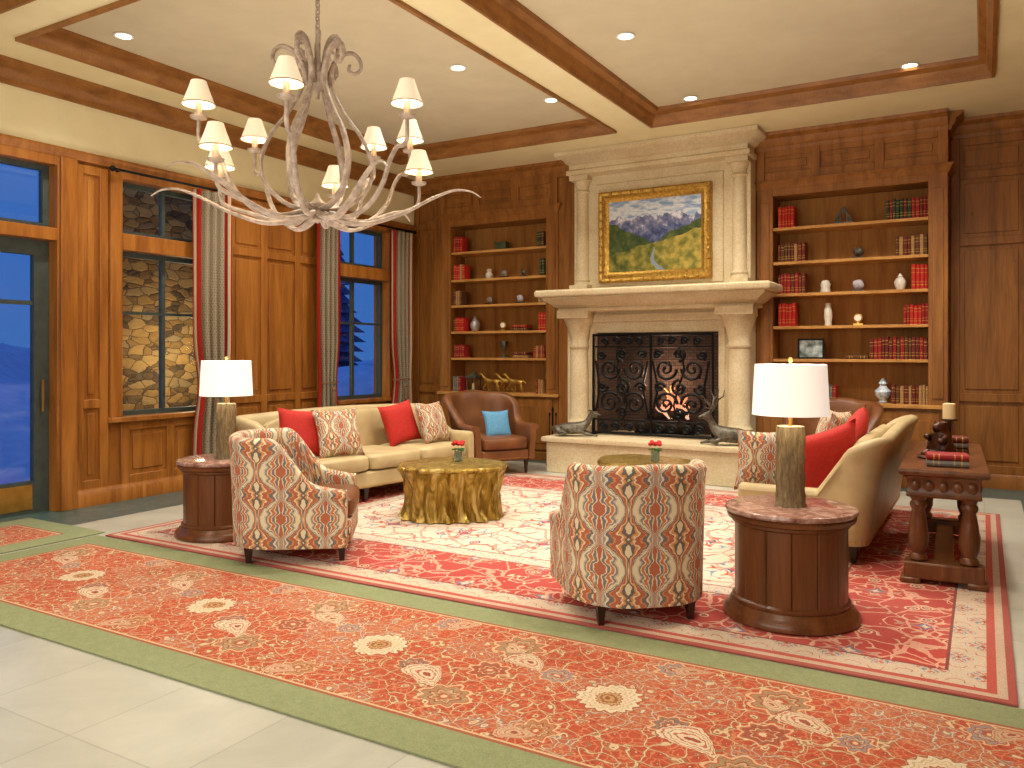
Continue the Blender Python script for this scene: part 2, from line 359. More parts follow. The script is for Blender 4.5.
def coffer(n,x0,x1,y0,y1):
    g=G()
    def ringc(o,z): return [(x0+o,y0+o,z),(x1-o,y0+o,z),(x1-o,y1-o,z),(x0+o,y1-o,z)]
    g.grid([ringc(a,b) for a,b in cp],cu=False,cv=True)
    struct(g,n,W_C)
coffer('trim_1',-6.95,-3.74,3.71,8.85); coffer('trim_2',-3.32,.09,3.71,8.85)
coffer('trim_3',-6.95,-3.74,YN,3.36); coffer('trim_4',-3.32,.09,YN,3.36)
crown=[(0,ZS-.20),(.03,ZS-.20),(.035,ZS-.16),(.06,ZS-.14),(.08,ZS-.07),(.14,ZS-.035),(.15,ZS),(0,ZS)]
g=G(); g.run(crown,(XL,YN,0),(XL,YB,0),(1,0)); struct(g,'trim_5',W_C)
g=G(); XO=XL-.25
for a,b in ((YN,3.05),(4.42,5.09),(6.25,8.1),(9.35,YB)): g.box(XO,XL,a,b,0,3.38)
for a,b in ((5.09,6.25),(8.1,9.35)): g.box(XO,XL,a,b,0,.85); g.box(XO,XL,a,b,3.27,3.38)
g.box(XO,XL,3.05,4.42,3.28,3.38); g.box(XO,XL-.002,YN,YB,3.38,ZC,1)
struct(g,'wall_left',[W_L,CREAM])
def panels(g,ax,fix,cols,rows,st=.045,d=.028):
    a0,a1,z0,z1=cols[0],cols[-1],rows[0],rows[-1]
    for i,a in enumerate(cols):
        l=a if i==0 else a-st; r=a if i==len(cols)-1 else a+st
        if i==0: r=a+2*st
        if i==len(cols)-1: l=a-2*st
        g.pbox(ax,fix,l,r,0,d,z0,z1)
    for i,z in enumerate(rows):
        lo=z-st if 0<i<len(rows)-1 else (z if i==0 else z-2*st); hi=z+st if 0<i<len(rows)-1 else (z+2*st if i==0 else z)
        for j in range(len(cols)-1): g.pbox(ax,fix,cols[j]+st+(st if j==0 else 0),cols[j+1]-st-(st if j==len(cols)-2 else 0),0,d-.001,lo,hi)
    for i in range(len(rows)-1):
        for j in range(len(cols)-1):
            l=cols[j]+st+(st if j==0 else 0)+.05; r=cols[j+1]-st-(st if j==len(cols)-2 else 0)-.05
            lo=rows[i]+st+(st if i==0 else 0)+.05; hi=rows[i+1]-st-(st if i==len(rows)-2 else 0)-.05
            if r-l>.03 and hi-lo>.03: g.pbox(ax,fix,l,r,0,.014,lo,hi)
g=G()
panels(g,'x',XL,[4.6,4.95],[.16,1.0,3.34]); panels(g,'x',XL,[6.42,6.98,7.54,8.0],[.16,.95,2.7,3.34])
panels(g,'x',XL,[5.09,5.67,6.25],[.16,.8]); panels(g,'x',XL,[8.1,8.7,9.35],[.16,.8]); panels(g,'x',XL,[9.5,9.98],[.16,.95,2.7,3.34])
for a,b,z0 in ((5.09,6.25,.85),(8.1,9.35,.85),(3.05,4.42,0)):
    g.box(XL,XL+.05,a-.13,a,z0-.0,3.4); g.box(XL,XL+.05,b,b+.13,z0-.0,3.4); g.box(XL,XL+.055,a,b,3.27,3.4)
    if z0: g.box(XL,XL+.09,a-.15,b+.15,z0-.05,z0); g.box(XO+.05,XL+.045,a,b,2.55,2.72)
g.box(XO+.05,XL+.045,3.05,4.42,2.56,2.68)
g.box(XL,XL+.08,4.44,4.6,0,3.36)
struct(g,'trim_6',W_L,.006)
g=G(); g.run([(0,3.36),(.06,3.36),(.09,3.42),(.07,3.45),(0,3.45)],(XL,YN,0),(XL,9.98,0),(1,0)); struct(g,'trim_7',W_L)
g=G()
for a,b in ((YN,3.0),(4.6,9.98)): g.run([(0,0),(.06,0),(.06,.12),(.035,.15),(.03,.17),(0,.17)],(XL,a,0),(XL,b,0),(1,0))
struct(g,'baseboard_left',W_L)
def window(n,y0,y1):
    g=G(); x0,x1=XL-.16,XL-.09
    def sash(z0,z1,cols,rows):
        f=.05; g.box(x0,x1,y0,y0+f,z0,z1); g.box(x0,x1,y1-f,y1,z0,z1); g.box(x0,x1,y0+f,y1-f,z0,z0+f); g.box(x0,x1,y0+f,y1-f,z1-f,z1)
        for c in cols: g.box(x0+.01,x1-.01,c-.022,c+.022,z0+f,z1-f)
        for r in rows: g.box(x0+.012,x1-.012,y0+f,y1-f,r-.015,r+.015)
        g.box(x0+.03,x0+.036,y0+f,y1-f,z0+f,z1-f,1)
    mid=(y0+y1)/2; sash(.85,2.55,[mid],[1.92]); sash(2.72,3.27,[mid],[])
    struct(g,n,[FRAMEG,GLASS])
window('window_1',5.09,6.25); window('window_2',8.1,9.35)
g=G(); x0,x1=XL-.16,XL-.09
g.box(x0,x1,3.05,4.42,2.68,2.73); g.box(x0,x1,3.05,4.42,3.23,3.28); g.box(x0,x1,4.36,4.42,2.73,3.23); g.box(x0,x1,3.05,3.1,2.73,3.23); g.box(x0+.03,x0+.036,3.1,4.36,2.73,3.23,1)
struct(g,'window_3',[FRAMEG,GLASS])
g=G(); g.box(x0,x1,4.28,4.42,0,2.56); g.box(x0,x1,3.05,3.17,0,2.56); g.box(x0,x1,3.17,4.28,2.42,2.56); g.box(x0,x1,3.17,4.28,0,.3); g.box(x0+.02,x1-.02,3.17,4.28,1.95,1.99)
g.box(x0+.03,x0+.036,3.17,4.28,.3,2.42,1); g.box(x1,x1+.008,3.07,4.26,.04,.27,2); g.tube([(x1+.04,4.34,.95),(x1+.04,4.34,1.25)],.012,mi=2)
struct(g,'door_1',[FRAMEG,GLASS,BRASS])
# back wall
g=G(); g.box(XL-.3,XR,YB,YB+.2,0,ZC); struct(g,'wall_back',W_D)
g=G(); g.box(XL,-7.07,YF+.06,YB,0,ZS); panels(g,'y',YF+.06,[XL+.02,-7.09],[.16,.95,3.42,3.9]); 
panels(g,'y',YB,[-.33,.42,1.1,XR],[.16,1.0,2.75,3.5,3.92]); struct(g,'trim_8',W_D,.005)
g=G(); g.run([(0,0),(.05,0),(.05,.13),(.03,.16),(0,.16)],(-.33,YB,0),(XR,YB,0),(0,-1)); struct(g,'baseboard_back',W_D)
g=G(); 
for a,b,y in ((XL,-7.07,YF+.06),(-7.07,-4.6,YF),(-2.5,-.338,YF),(-.338,XR,YB)): g.run(crown,(a,y,0),(b,y,0),(0,-1))
g.run(crown,(-.338,YF-.0,0),(-.338,YB,0),(1,0)); struct(g,'trim_9',W_D)
g=G(); g.box(-7.07,-5.08,YF,YB,3.56,ZS); panels(g,'y',YF,[-7.07,-6.41,-5.74,-5.08],[3.56,3.95],.05)
struct(g,'trim_10',W_D,.005)
g=G(); g.box(-2.38,-.338,YF,YB,3.56,ZS); panels(g,'y',YF,[-2.38,-1.7,-1.02,-.338],[3.56,3.95],.05)
struct(g,'trim_11',W_D,.005)
g=G(); g.box(-5.08,-4.74,YF+.02,YB,0,ZS); struct(g,'trim_12',W_D)
g=G(); g.box(XR,XR+.2,YN,YB,0,ZC); struct(g,'wall_right',W_L)
g=G(); g.box(XL-.3,XR+.2,YN-.2,YN,0,ZC); struct(g,'wall_front',CREAM)
# ---------------------------------------------------------------- bookcases
SH=[3.0,2.59,2.21,1.82,1.43]
def bookcase(xc,w,label):
    T=thing('bookcase',label,'bookcase',(xc,YF,0),group='built-in bookcases')
    h=w/2; s=.19; g=G()
    g.box(-h,-h+s,0,.45,.93,3.5); g.box(h-s,h,0,.45,.93,3.5); g.box(-h+s,h-s,0,.45,3.38,3.5)
    for sx in (-1,1):
        a=sx*(h-s/2); g.box(a-.055,a+.055,-.012,0,1.0,3.3)
    part(g,'body',W_D,T,.004)
    g=G(); g.box(-h+s,h-s,.40,.45,.93,3.38); part(g,'back_panel',W_B,T)
    g=G(); g.ring(-h,h,0,.45,[(.0,3.46),(.02,3.48),(.03,3.52),(.06,3.55),(.06,3.56),(0,3.56)]); part(g,'cornice',W_D,T)
    g=G(); g.box(-h,h,-.0,.45,.0,.88); g.box(-h,h,-.03,0,0,.12); part(g,'cabinet',W_D,T,.004)
    g=G(); g.ring(-h,h,-.03,.45,[(0,.88),(.02,.89),(.02,.92),(0,.93)]); part(g,'countertop',W_S,T)
    for z in SH:
        g=G(); g.box(-h+s,h-s,.02,.40,z-.035,z); part(g,'shelf',W_S,T,.003)
    for sx in (-1,1):
        g=G(); a0,a1=(.02,h-.08) if sx>0 else (-h+.08,-.02)
        g.box(a0,a1,-.022,-.001,.15,.85); g.box(a0+.09,a1-.09,-.03,-.022,.24,.76); dd=part(g,'door',W_D,T,.004)
        g=G(); g.lathe([(.008,0),(.008,.02),(.018,.03),(.014,.045),(.004,.05)],12,(sx*.06,-.022,.55),rot=Matrix.Rotation(pi/2,3,'X')); part(g,'knob',BRASS,dd)
    return T
bookcase(-6.075,1.99,'dark alder built-in bookcase beside the brown armchair and windows')
bookcase(-1.36,2.04,'dark alder built-in bookcase behind the leather sofa and console')
def bookmat(n,c,g_='c8a04a'):
    m=M(n,c,.6,0,.2); x,y,z=m.sep(m.co()); b=((z-.04).abs()<.004).max((z-.2).abs()<.004).max((z-.16).abs()<.003).max((z-.07).abs()<.003)
    m.col(m.mix(b*(y<-.07)*.7,c,g_)); return m.mat
PAGES=plain('book_pages','d8ccac',.9)
BM={}
for n,c in (('red','b32a22'),('crimson','8e2424'),('maroon','662a22'),('green','344230'),('tan','a0784e'),('grey','706c66'),('brown','5c3a24')):
    mt=bookmat('book_'+n,c); g=G()
    rows=[]
    for z in (0,.24):
        rows.append([(-.02,.08,z),(-.02,-.07,z),(-.014,-.082,z),(0,-.087,z),(.014,-.082,z),(.02,-.07,z),(.02,.08,z)])
    g.grid(rows,cv=True,cap=True); g.box(-.0165,.0165,.0801,.0805,.006,.234,1)
    BM[n]=g.mesh('book',[mt,PAGES],.6)
def books(x0,x1,z,cols,hs=1,label='',y=10.08,grp=''):
    x=x0
    while x<x1-.04:
        c=random.choice(cols); w=random.uniform(.75,1.15); h=hs*random.uniform(.94,1.06)
        o=bpy.data.objects.new('book',BM[c]); C.objects.link(o); o.location=(x+.02*w,y+random.uniform(-.006,.006),z+.0005); o.scale=(w,1,h)
        tag(o,c+' cloth-bound book standing upright on '+label,'book',grp); x+=.0402*w
def flatbooks(x,y,z,cols,label,rz=0,s=1):
    for c in cols:
        o=bpy.data.objects.new('book',BM[c]); C.objects.link(o); o.rotation_euler=(0,pi/2,rz+random.uniform(-.05,.05))
        o.location=(x-.12*s,y,z+.021*s); o.scale=(s,s,s); z+=.0405*s; tag(o,c+' book lying flat on '+label,'book','books stacked flat on '+label)
    return z
bk='the bookcase behind the leather sofa'; bl='the bookcase beside the armchair'
rows=[(0,-2.14,-1.93,['red'],1.05),(0,-.96,-.5,['green','maroon','crimson'],.95),(1,-2.14,-1.8,['tan','maroon','brown'],.9),(1,-.86,-.5,['maroon','tan','brown'],.9),
(2,-2.14,-1.8,['crimson','maroon'],.95),(2,-.7,-.5,['red'],1.15),(3,-2.14,-1.93,['red'],1.1),(3,-.78,-.5,['red','crimson'],.9),(4,-1.13,-.5,['maroon','crimson','brown'],1.0)]
for r,a,b,c,h in rows: books(a,b,SH[r],c,h,bk,grp='books on a shelf of '+bk)
books(-1.75,-1.45,.93,['crimson','grey','red'],.8,bk,10.06,grp='books on the counter of '+bk); books(-.9,-.5,.93,['tan','maroon','brown'],.85,bk,10.06,grp='books on the counter of '+bk)
rows=[(0,-6.86,-6.68,['red','crimson'],1),(0,-5.45,-5.29,['green','brown'],.9),(1,-6.86,-6.66,['red','tan'],.9),(1,-5.4,-5.29,['maroon','green'],1),(2,-6.86,-6.7,['tan','brown'],.9),
(2,-5.42,-5.29,['grey','tan'],.7),(3,-6.86,-6.68,['red','brown'],.85),(3,-5.42,-5.29,['red'],1),(4,-6.86,-6.64,['crimson','red'],.8),(4,-5.5,-5.29,['crimson','tan'],.7)]
for r,a,b,c,h in rows: books(a,b,SH[r],c,h,bl,grp='books on a shelf of '+bl)
books(-6.86,-6.7,.93,['grey','crimson'],.9,bl,10.06,grp='books on the counter of '+bl)
books(-5.45,-5.31,.93,['crimson','tan'],.8,bl,10.06,grp='books on the counter of '+bl)
flatbooks(-5.72,10.1,SH[4],['tan','maroon'],bl); flatbooks(-1.26,10.1,SH[4],['brown'],bk); flatbooks(-5.72,10.08,SH[3],['brown','crimson'],bl)
def vase(x,z,prof,mat,label,y=10.12,s=1,cat='vase',name='vase'):
    g=G(); g.lathe([(r*s,h*s) for r,h in prof],24); return part(g,name,mat,None,loc=(x,y,z+.001),label=label,cat=cat)
JAR=[(.03,0),(.045,.005),(.07,.06),(.075,.11),(.05,.16),(.03,.17),(.035,.185),(.02,.2),(.012,.22),(.0,.225)]
TALL=[(.035,0),(.04,.01),(.035,.04),(.045,.1),(.04,.18),(.028,.22),(.032,.25),(.02,.255)]
def mineral(x,z,mat,label,s=1,y=10.12):
    T=thing('mineral_specimen',label,'ornament',(x,y,z+.001)); g=G(); g.box(-.07*s,.07*s,-.04,.04,0,.025); part(g,'stand',DARKFOOT,T,.004)
    g=G(); g.sq((0,0,.025+.06*s),(.065*s,.035*s,.06*s),1.3,1.4,10,12,Matrix.Rotation(.5,3,'Y')); part(g,'stone',mat,T)
def clock(x,z,y=10.1):
    T=thing('mantel_clock','small brass desk clock with round white face on bookcase shelf','clock',(x,y,z+.001)); g=G(); g.box(-.05,.05,-.025,.025,0,.02); g.box(-.012,.012,-.015,.015,.02,.04)
    g.lathe([(.045,-.015),(.05,-.01),(.05,.015),(.04,.018)],24,(0,0,.085),rot=Matrix.Rotation(pi/2,3,'X')); part(g,'case',BRASS,T)
    g=G(); g.lathe([(.036,0),(.036,.002)],24,(0,-.0195,.085),rot=Matrix.Rotation(pi/2,3,'X')); part(g,'face',CLOCKW,T)
g=G()
for k in range(4): g.tube([(-.1+.02*k,0,.02),(-.085+.02*k,0,.08+.02*k),(-.04+.01*k,0,.14+.02*k),(.02,0,.15+.02*k),(.07-.01*k,0,.09+.01*k),(.09-.02*k,0,.02)],.011,8)
g.box(-.11,.11,-.035,.035,0,.03); part(g,'arched_sculpture',BRONZE,None,loc=(-1.42,10.12,SH[0]+.001),label='dark bronze arched sculpture on bookcase shelf',cat='sculpture')
mineral(-1.26,SH[1],BRONZE,'dark rock specimen on a small wooden stand on shelf'); mineral(-1.26,SH[2],AMETH,'pale crystal specimen on wooden stand on shelf')
vase(-.82,SH[2],JAR,IVORY,'white lidded ceramic jar on bookcase shelf',s=.85,cat='jar',name='jar')
vase(-1.59,SH[3],TALL,IVORY,'slim ivory stone vase on bookcase shelf',s=1.05); clock(-1.26,SH[3])
vase(-1.62,SH[2],[(.05,0),(.06,.02),(.05,.06),(.06,.1),(.04,.14),(.02,.15)],IVORY,'white carved owl-shaped jar on bookcase shelf',cat='jar',name='jar')
vase(-1.0,.93,[(.04,0),(.05,.01),(.035,.03),(.085,.09),(.09,.13),(.05,.17),(.03,.2),(.05,.22),(.03,.25),(.01,.28),(.0,.285)],speck('blue_white_porcelain','6a8fb0','eceff0',30,.2,0,0),'blue and white porcelain ginger jar on bookcase counter',cat='jar',name='jar')
pm=M('photo_print','9aa8a0',.4); n=pm.noise(pm.co(),9,4); pm.col(pm.ramp(n,[(.35,'3a4640'),(.5,'8fa0a0'),(.65,'d0d8d8')]))
T=thing('picture_frame','black framed landscape photograph leaning on bookcase shelf','picture frame',(-1.78,10.1,SH[4]+.001)); g=G()
for a in ((-.15,.15,0,.02),(-.15,.15,.22,.24),(-.15,-.13,.02,.22),(.13,.15,.02,.22)): g.box(a[0],a[1],-.01,.01,a[2],a[3])
part(g,'frame',IRON,T); g=G(); g.box(-.13,.13,.0,.006,.02,.22); part(g,'photo',pm.mat,T)
g=G(); g.box(-.09,.09,-.06,.06,0,.11); g.box(-.095,.095,-.065,.065,.085,.12); part(g,'box',GREENB,None,.008,loc=(-6.08,10.12,SH[0]+.001),label='small green lacquered box on bookcase shelf',cat='box')
vase(-6.3,SH[1],[(.04,0),(.05,.02),(.06,.06),(.03,.11),(.045,.13),(.02,.15)],IVORY,'white carved animal-like jar on bookcase shelf',cat='jar',name='jar')
mineral(-6.05,SH[1],GREYS,'grey rock specimen on wooden stand on shelf',.8); mineral(-5.72,SH[1],BRONZE,'dark mineral specimen on stand on shelf',.8)
mineral(-6.3,SH[2],GREYS,'brown stone specimen on stand on shelf',.8); mineral(-5.78,SH[2],AMETH,'pale crystal specimen on wooden stand on shelf',.9)
vase(-6.55,SH[3],JAR,speck('silver_jar','8a8a88','d0d0cc',20,.3,.5),'silvery lidded urn on bookcase shelf',cat='jar',name='jar')
clock(-6.05,SH[3]); vase(-6.05,SH[4],[(.05,0),(.055,.01),(.015,.04),(.012,.09),(.03,.12),(.055,.19),(.06,.24),(.04,.24)],speck('pewter','55524c','8a867c',15,.35,.8),'pewter goblet trophy on bookcase shelf',cat='trophy',name='trophy')
def lantern(x,y,z):
    T=thing('lantern','weathered metal candle lantern on bookcase counter','lantern',(x,y,z+.001)); g=G()
    g.box(-.08,.08,-.08,.08,0,.03)
    for a in (-.07,.07):
        for b in (-.07,.07): g.box(a-.008,a+.008,b-.008,b+.008,.03,.2)
    g.ring(-.07,.07,-.07,.07,[(.02,.2),(.02,.215),(-.045,.27),(-.05,.275)],back=True); g.tube([(-.03,0,.275),(-.02,0,.31),(.02,0,.31),(.03,0,.275)],.005)
    part(g,'frame',BRONZE,T); g=G(); g.lathe([(.025,.03),(.025,.12)],12); part(g,'candle',WAX,T)
lantern(-6.55,10.08,.93)
HORSE_V=[(-.11,0,.16),(-.03,0,.155),(.06,0,.165),(.11,0,.2),(.15,0,.245),(.165,0,.265),(.215,0,.245),
 (-.12,.02,.1),(-.15,.02,.055),(-.14,.02,.01),(-.1,-.02,.1),(-.09,-.02,.055),(-.12,-.02,.01),
 (.07,.02,.1),(.12,.02,.07),(.1,.02,.03),(.06,-.02,.1),(.06,-.02,.055),(.05,-.02,.01),(-.15,0,.17),(-.2,0,.13)]
HORSE_E=[(0,1),(1,2),(2,3),(3,4),(4,5),(5,6),(0,7),(7,8),(8,9),(0,10),(10,11),(11,12),(2,13),(13,14),(14,15),(2,16),(16,17),(17,18),(0,19),(19,20)]
HORSE_R=[.034,.034,.036,.024,.018,.02,.01,.018,.009,.009,.018,.009,.009,.015,.009,.008,.015,.009,.009,.01,.012]
for i,(x,y,rz) in enumerate(((-6.2,10.0,0),(-6.0,10.12,.1),(-5.8,10.0,-.05))):
    skin('horse_figurine',HORSE_V,HORSE_E,HORSE_R,GOLDF,loc=(x,y,.93+.002),rz=rz+pi,label='gilded running horse figurine on bookcase counter',cat='figurine',group='gilded horse figurines')
# ---------------------------------------------------------------- fireplace
FX=-3.55
F=thing('fireplace','carved cream limestone fireplace with tall overmantel and raised hearth','fireplace',(FX,YF,0))
g=G(); g.box(-1.22,-.8,-.33,.35,.45,1.76); g.box(.8,1.16,-.33,.35,.45,1.76); g.box(-1.22,1.16,-.33,.35,1.76,2.08)
g.box(-.88,-.8,-.345,-.33,.45,1.84); g.box(.8,.88,-.345,-.33,.45,1.84); g.box(-.8,.8,-.345,-.33,1.76,1.84); g.box(-.92,.92,-.36,-.33,1.9,2.0)
part(g,'surround',STONE,F,.008)
g=G(); g.box(-.8,-.78,-.3,.34,.45,1.76); g.box(.78,.8,-.3,.34,.45,1.76); g.box(-.8,.8,.30,.34,.45,1.76); g.box(-.8,.8,-.3,.34,1.74,1.76)
br=M('firebox_brick','2a1c16',.9); b=br.new('ShaderNodeTexBrick'); br._in(b.inputs['Vector'],br.comb(*[br.sep(br.co())[i] for i in (0,2,1)])); b.inputs['Scale'].default_value=6
b.inputs['Color1'].default_value=lin('4a3a30'); b.inputs['Color2'].default_value=lin('5a483c'); b.inputs['Mortar'].default_value=lin('241c16'); br.col(b.outputs[0])
part(g,'firebox',br.mat,F)
colp=[(.165,0),(.165,.1),(.15,.12),(.16,.15),(.14,.18),(.13,.2),(.132,.6),(.126,1.0),(.122,1.1),(.14,1.12),(.14,1.15),(.126,1.17),(.135,1.25),(.16,1.36),(.2,1.46),(.22,1.5)]
for sx in (-1,1):
    g=G(); g.lathe([(r,z+.45) for r,z in colp],32,(sx*1.04,-.32,0)); g.box(sx*1.04-.185,sx*1.04+.185,-.51,-.33,.45,.56); g.box(sx*1.04-.22,sx*1.04+.22,-.56,-.33,1.95,2.05); part(g,'column',STONE,F)
    g=G(); g.lathe([(.115,2.32),(.115,2.4),(.095,2.43),(.105,2.46),(.085,2.5),(.085,3.0),(.078,3.6),(.1,3.62),(.08,3.65),(.11,3.74),(.12,3.78)],28,(sx*1.03,-.25,0))
    g.box(sx*1.03-.13,sx*1.03+.13,-.40,-.2,2.31,2.39); g.box(sx*1.03-.13,sx*1.03+.13,-.40,-.2,3.76,3.84); part(g,'upper_column',STONE,F)
g=G(); g.ring(-1.2,1.2,-.46,-.07,[(.0,2.03),(.06,2.04),(.06,2.08),(.1,2.1),(.13,2.13),(.2,2.18),(.22,2.2),(.22,2.215),(.28,2.225),(.29,2.24),(.29,2.29),(.27,2.31),(0,2.31)]); part(g,'mantel_shelf',STONE,F)
g=G(); g.box(-1.16,1.16,-.25,0,2.31,3.84); g.box(-.84,.84,-.27,-.25,2.36,3.7); part(g,'overmantel',STONE,F,.01)
g=G(); g.ring(-1.16,1.16,-.4,-.07,[(0,3.82),(.03,3.83),(.03,3.88),(.0,3.9),(0,3.96),(.04,3.98),(.06,4.02),(.12,4.05),(.15,4.07),(.15,4.115),(0,4.118)]); part(g,'cornice',STONE,F)
g=G(); g.box(-1.22,1.22,-.93,-.1,0,.385); part(g,'hearth_base',STONE,F,.01)
g=G(); g.ring(-1.24,1.24,-.94,-.07,[(0,.385),(.03,.39),(.035,.42),(.03,.445),(0,.45)]); g.box(-.8,.8,-.07,.3,.38,.45); part(g,'hearth_slab',STONE,F)
# painting
T=thing('painting','gilt-framed mountain valley landscape painting above the mantel','painting',(FX-.03,YF-.275,2.99))
g=G(); rows=[]
w,h=.74,.585
for o,d in ((0,0.0),(0,.06),(-.02,.075),(-.05,.06),(-.08,.07),(-.11,.04),(-.13,.03),(-.14,.01)):
    rows.append([(-w-o,-d,-h-o),(w+o,-d,-h-o),(w+o,-d,h+o),(-w-o,-d,h+o)])
g.grid(rows,cv=True)
for k in range(40):
    t=k/40*4; s_=int(t); f=t-s_; a=[(-w,-h),(w,-h),(w,h),(-w,h)][s_]; b_=[(w,-h),(w,h),(-w,h),(-w,-h)][s_]
    g.sq(((a[0]+(b_[0]-a[0])*f)*.955,-.075,(a[1]+(b_[1]-a[1])*f)*.945),(.022,.012,.022),1,1,6,8)
part(g,'frame',GOLDF,T); g=G(); g.box(-w+.13,w-.13,-.02,-.01,-h+.13,h-.13); part(g,'canvas',mk_paint(),T)
# fire screen
def spiral(cx,cz,r,turns,a0,dir=1,n=26,y=0):
    return [(cx+r*(1-i/n*.85)*math.cos(a0+dir*turns*2*pi*i/n),y,cz+r*(1-i/n*.85)*math.sin(a0+dir*turns*2*pi*i/n)) for i in range(n+1)]
T=thing('fire_screen','black wrought-iron scrollwork fire screen before the firebox','fire screen',(FX-.03,YF-.40,.451))
g=G(); W=.78;H=1.28
g.tube([(-W,0,0.01),(-W,0,H),(W,0,H),(W,0,.01)],.022); g.tube([(-W,0,.03),(W,0,.03)],.018); g.tube([(0,0,.02),(0,0,H)],.018); g.tube([(-W,0,.2),(W,0,.2)],.011); g.tube([(-W,0,H-.15),(W,0,H-.15)],.011)
for sx in (-1,1): g.box(sx*W-.03,sx*W+.03,-.1,.03,0,.03)
part(g,'frame',IRON,T)
g=G()
for sx in (-1,1):
    for (cx,cz,r,t,a,d) in ((.2,.42,.15,1.6,0,1),(.54,.42,.15,1.6,pi,-1),(.2,.85,.14,1.6,0,-1),(.54,.85,.14,1.6,pi,1),(.37,.62,.1,1.5,pi/2,1),(.37,1.03,.08,1.4,-pi/2,1),(.12,.62,.07,1.3,0,1),(.64,.62,.07,1.3,pi,1),(.14,1.19,.05,1.3,0,1),(.28,1.2,.05,1.3,0,1),(.44,1.2,.05,1.3,0,1),(.6,1.19,.05,1.3,0,1),(.12,.11,.06,1.3,0,1),(.28,.11,.06,1.3,0,1),(.46,.11,.06,1.3,0,1),(.62,.11,.06,1.3,0,1),(.1,1.03,.06,1.3,0,1),(.66,1.03,.06,1.3,pi,1),(.37,.3,.07,1.3,0,1)):
        sp_=[(sx*p[0],-.02,p[2]) for p in spiral(cx,cz,r,t,a,d)]; g.tube(sp_,[.020-.006*i/26 for i in range(27)],6)
        g.sq(sp_[-1],(.024,.012,.024),1,1,6,8)
        for q in (6,13): g.sq(sp_[q],(.036,.008,.018),1,1,6,8,Matrix.Rotation(q*.7,3,'Y'))
    g.tube([(sx*.37,-.02,.2),(sx*.3,-.02,.4),(sx*.37,-.02,.65),(sx*.44,-.02,.85),(sx*.37,-.02,1.12)],.014,6)
    g.tube([(sx*.03,-.02,.3),(sx*.1,-.02,.62),(sx*.03,-.02,.95)],.014,6); g.tube([(sx*.74,-.02,.3),(sx*.68,-.02,.62),(sx*.74,-.02,.95)],.014,6)
part(g,'scrollwork',IRON,T)
g=G()
n=70
for i in range(n): x=-W+2*W*i/n; g.box(x-.0009,x+.0009,.01,.012,.03,H)
for i in range(56): z=.03+(H-.03)*i/56; g.box(-W,W,.012,.014,z-.0009,z+.0009)
part(g,'mesh_curtain',IRON,T,kind='stuff')
# logs and fire
LOG=speck('charred_log','120c08','4a3020',14,.9,0,.6)
for i,(p,q,r) in enumerate((((-.38,.02,.56),(.3,-.02,.57),.07),((-.3,.17,.58),(.36,.16,.56),.07),((-.25,.1,.70),(.28,.03,.71),.06),((-.1,.0,.82),(.2,.16,.83),.045))):
    g=G(); pts=[Vector(p).lerp(Vector(q),k/8)+Vector((0,0,.008*math.sin(k*2))) for k in range(9)]; g.tube(pts,[r*(1+.08*math.sin(k*2.3)) for k in range(9)],12); part(g,'log',LOG,None,loc=(FX,YF,0),label='charred burning log stacked in the fireplace grate',cat='log',group='burning logs')
g=G(); 
for x in (-.3,0,.3): g.tube([(x,-.1,.52),(x,-.08,.475),(x,.22,.475)],.014)
g.tube([(-.4,0,.475),(.4,0,.475)],.014);g.tube([(-.4,.2,.475),(.4,.2,.475)],.014)
for x in (-.38,.38):
    for y in (0,.2): g.tube([(x,y,.475),(x,y,.452)],.014)
part(g,'fire_grate',IRON,None,loc=(FX,YF,0),label='black iron grate holding the logs',cat='fire grate')
FL=M('flame','ff8a20',.5); _,_,zz=FL.sep(FL.co()); FL.emit(FL.ramp((zz-.6)*1.6,[(0,'ffe0c0'),(.4,'f8b088'),(1,'d86a44')]),1.0)
g=G()
for i in range(9):
    x=-.06+.04*i; y=.06+.05*math.sin(i*2); h_=(.26+.26*abs(math.sin(i*1.9+1)))*(1-.5*abs(i-4)/4); z0=.66
    g.tube([(x+.05*math.sin(k*.9+i),y,z0+h_*k/9) for k in range(10)],[max(.002,.05*math.sin(pi*(k/9*.85+.15))) for k in range(10)],10,flat=.6)
part(g,'fire',FL.mat,None,loc=(FX,YF,0),label='soft orange flames rising from the burning logs',cat='fire',kind='stuff')
T=thing('fireplace_tool_set','black iron fireplace tools standing beside the hearth','fireplace tools',(-4.98,9.6,0)); g=G(); g.lathe([(.09,0),(.09,.015),(.03,.03),(.012,.05),(.012,.72),(.02,.74),(.005,.78)],16); part(g,'stand',IRON,T)
for k in range(3):
    a=k*2.1; g=G(); g.tube([(.05*math.cos(a),.05*math.sin(a),.06),(.05*math.cos(a),.05*math.sin(a),.68)],.007,6); g.sq((.05*math.cos(a),.05*math.sin(a),.1),(.03,.012,.05),.8,.8,8,8); g.sq((.05*math.cos(a),.05*math.sin(a),.68),(.014,.014,.03),1,1,6,8); part(g,'tool',IRON,T)
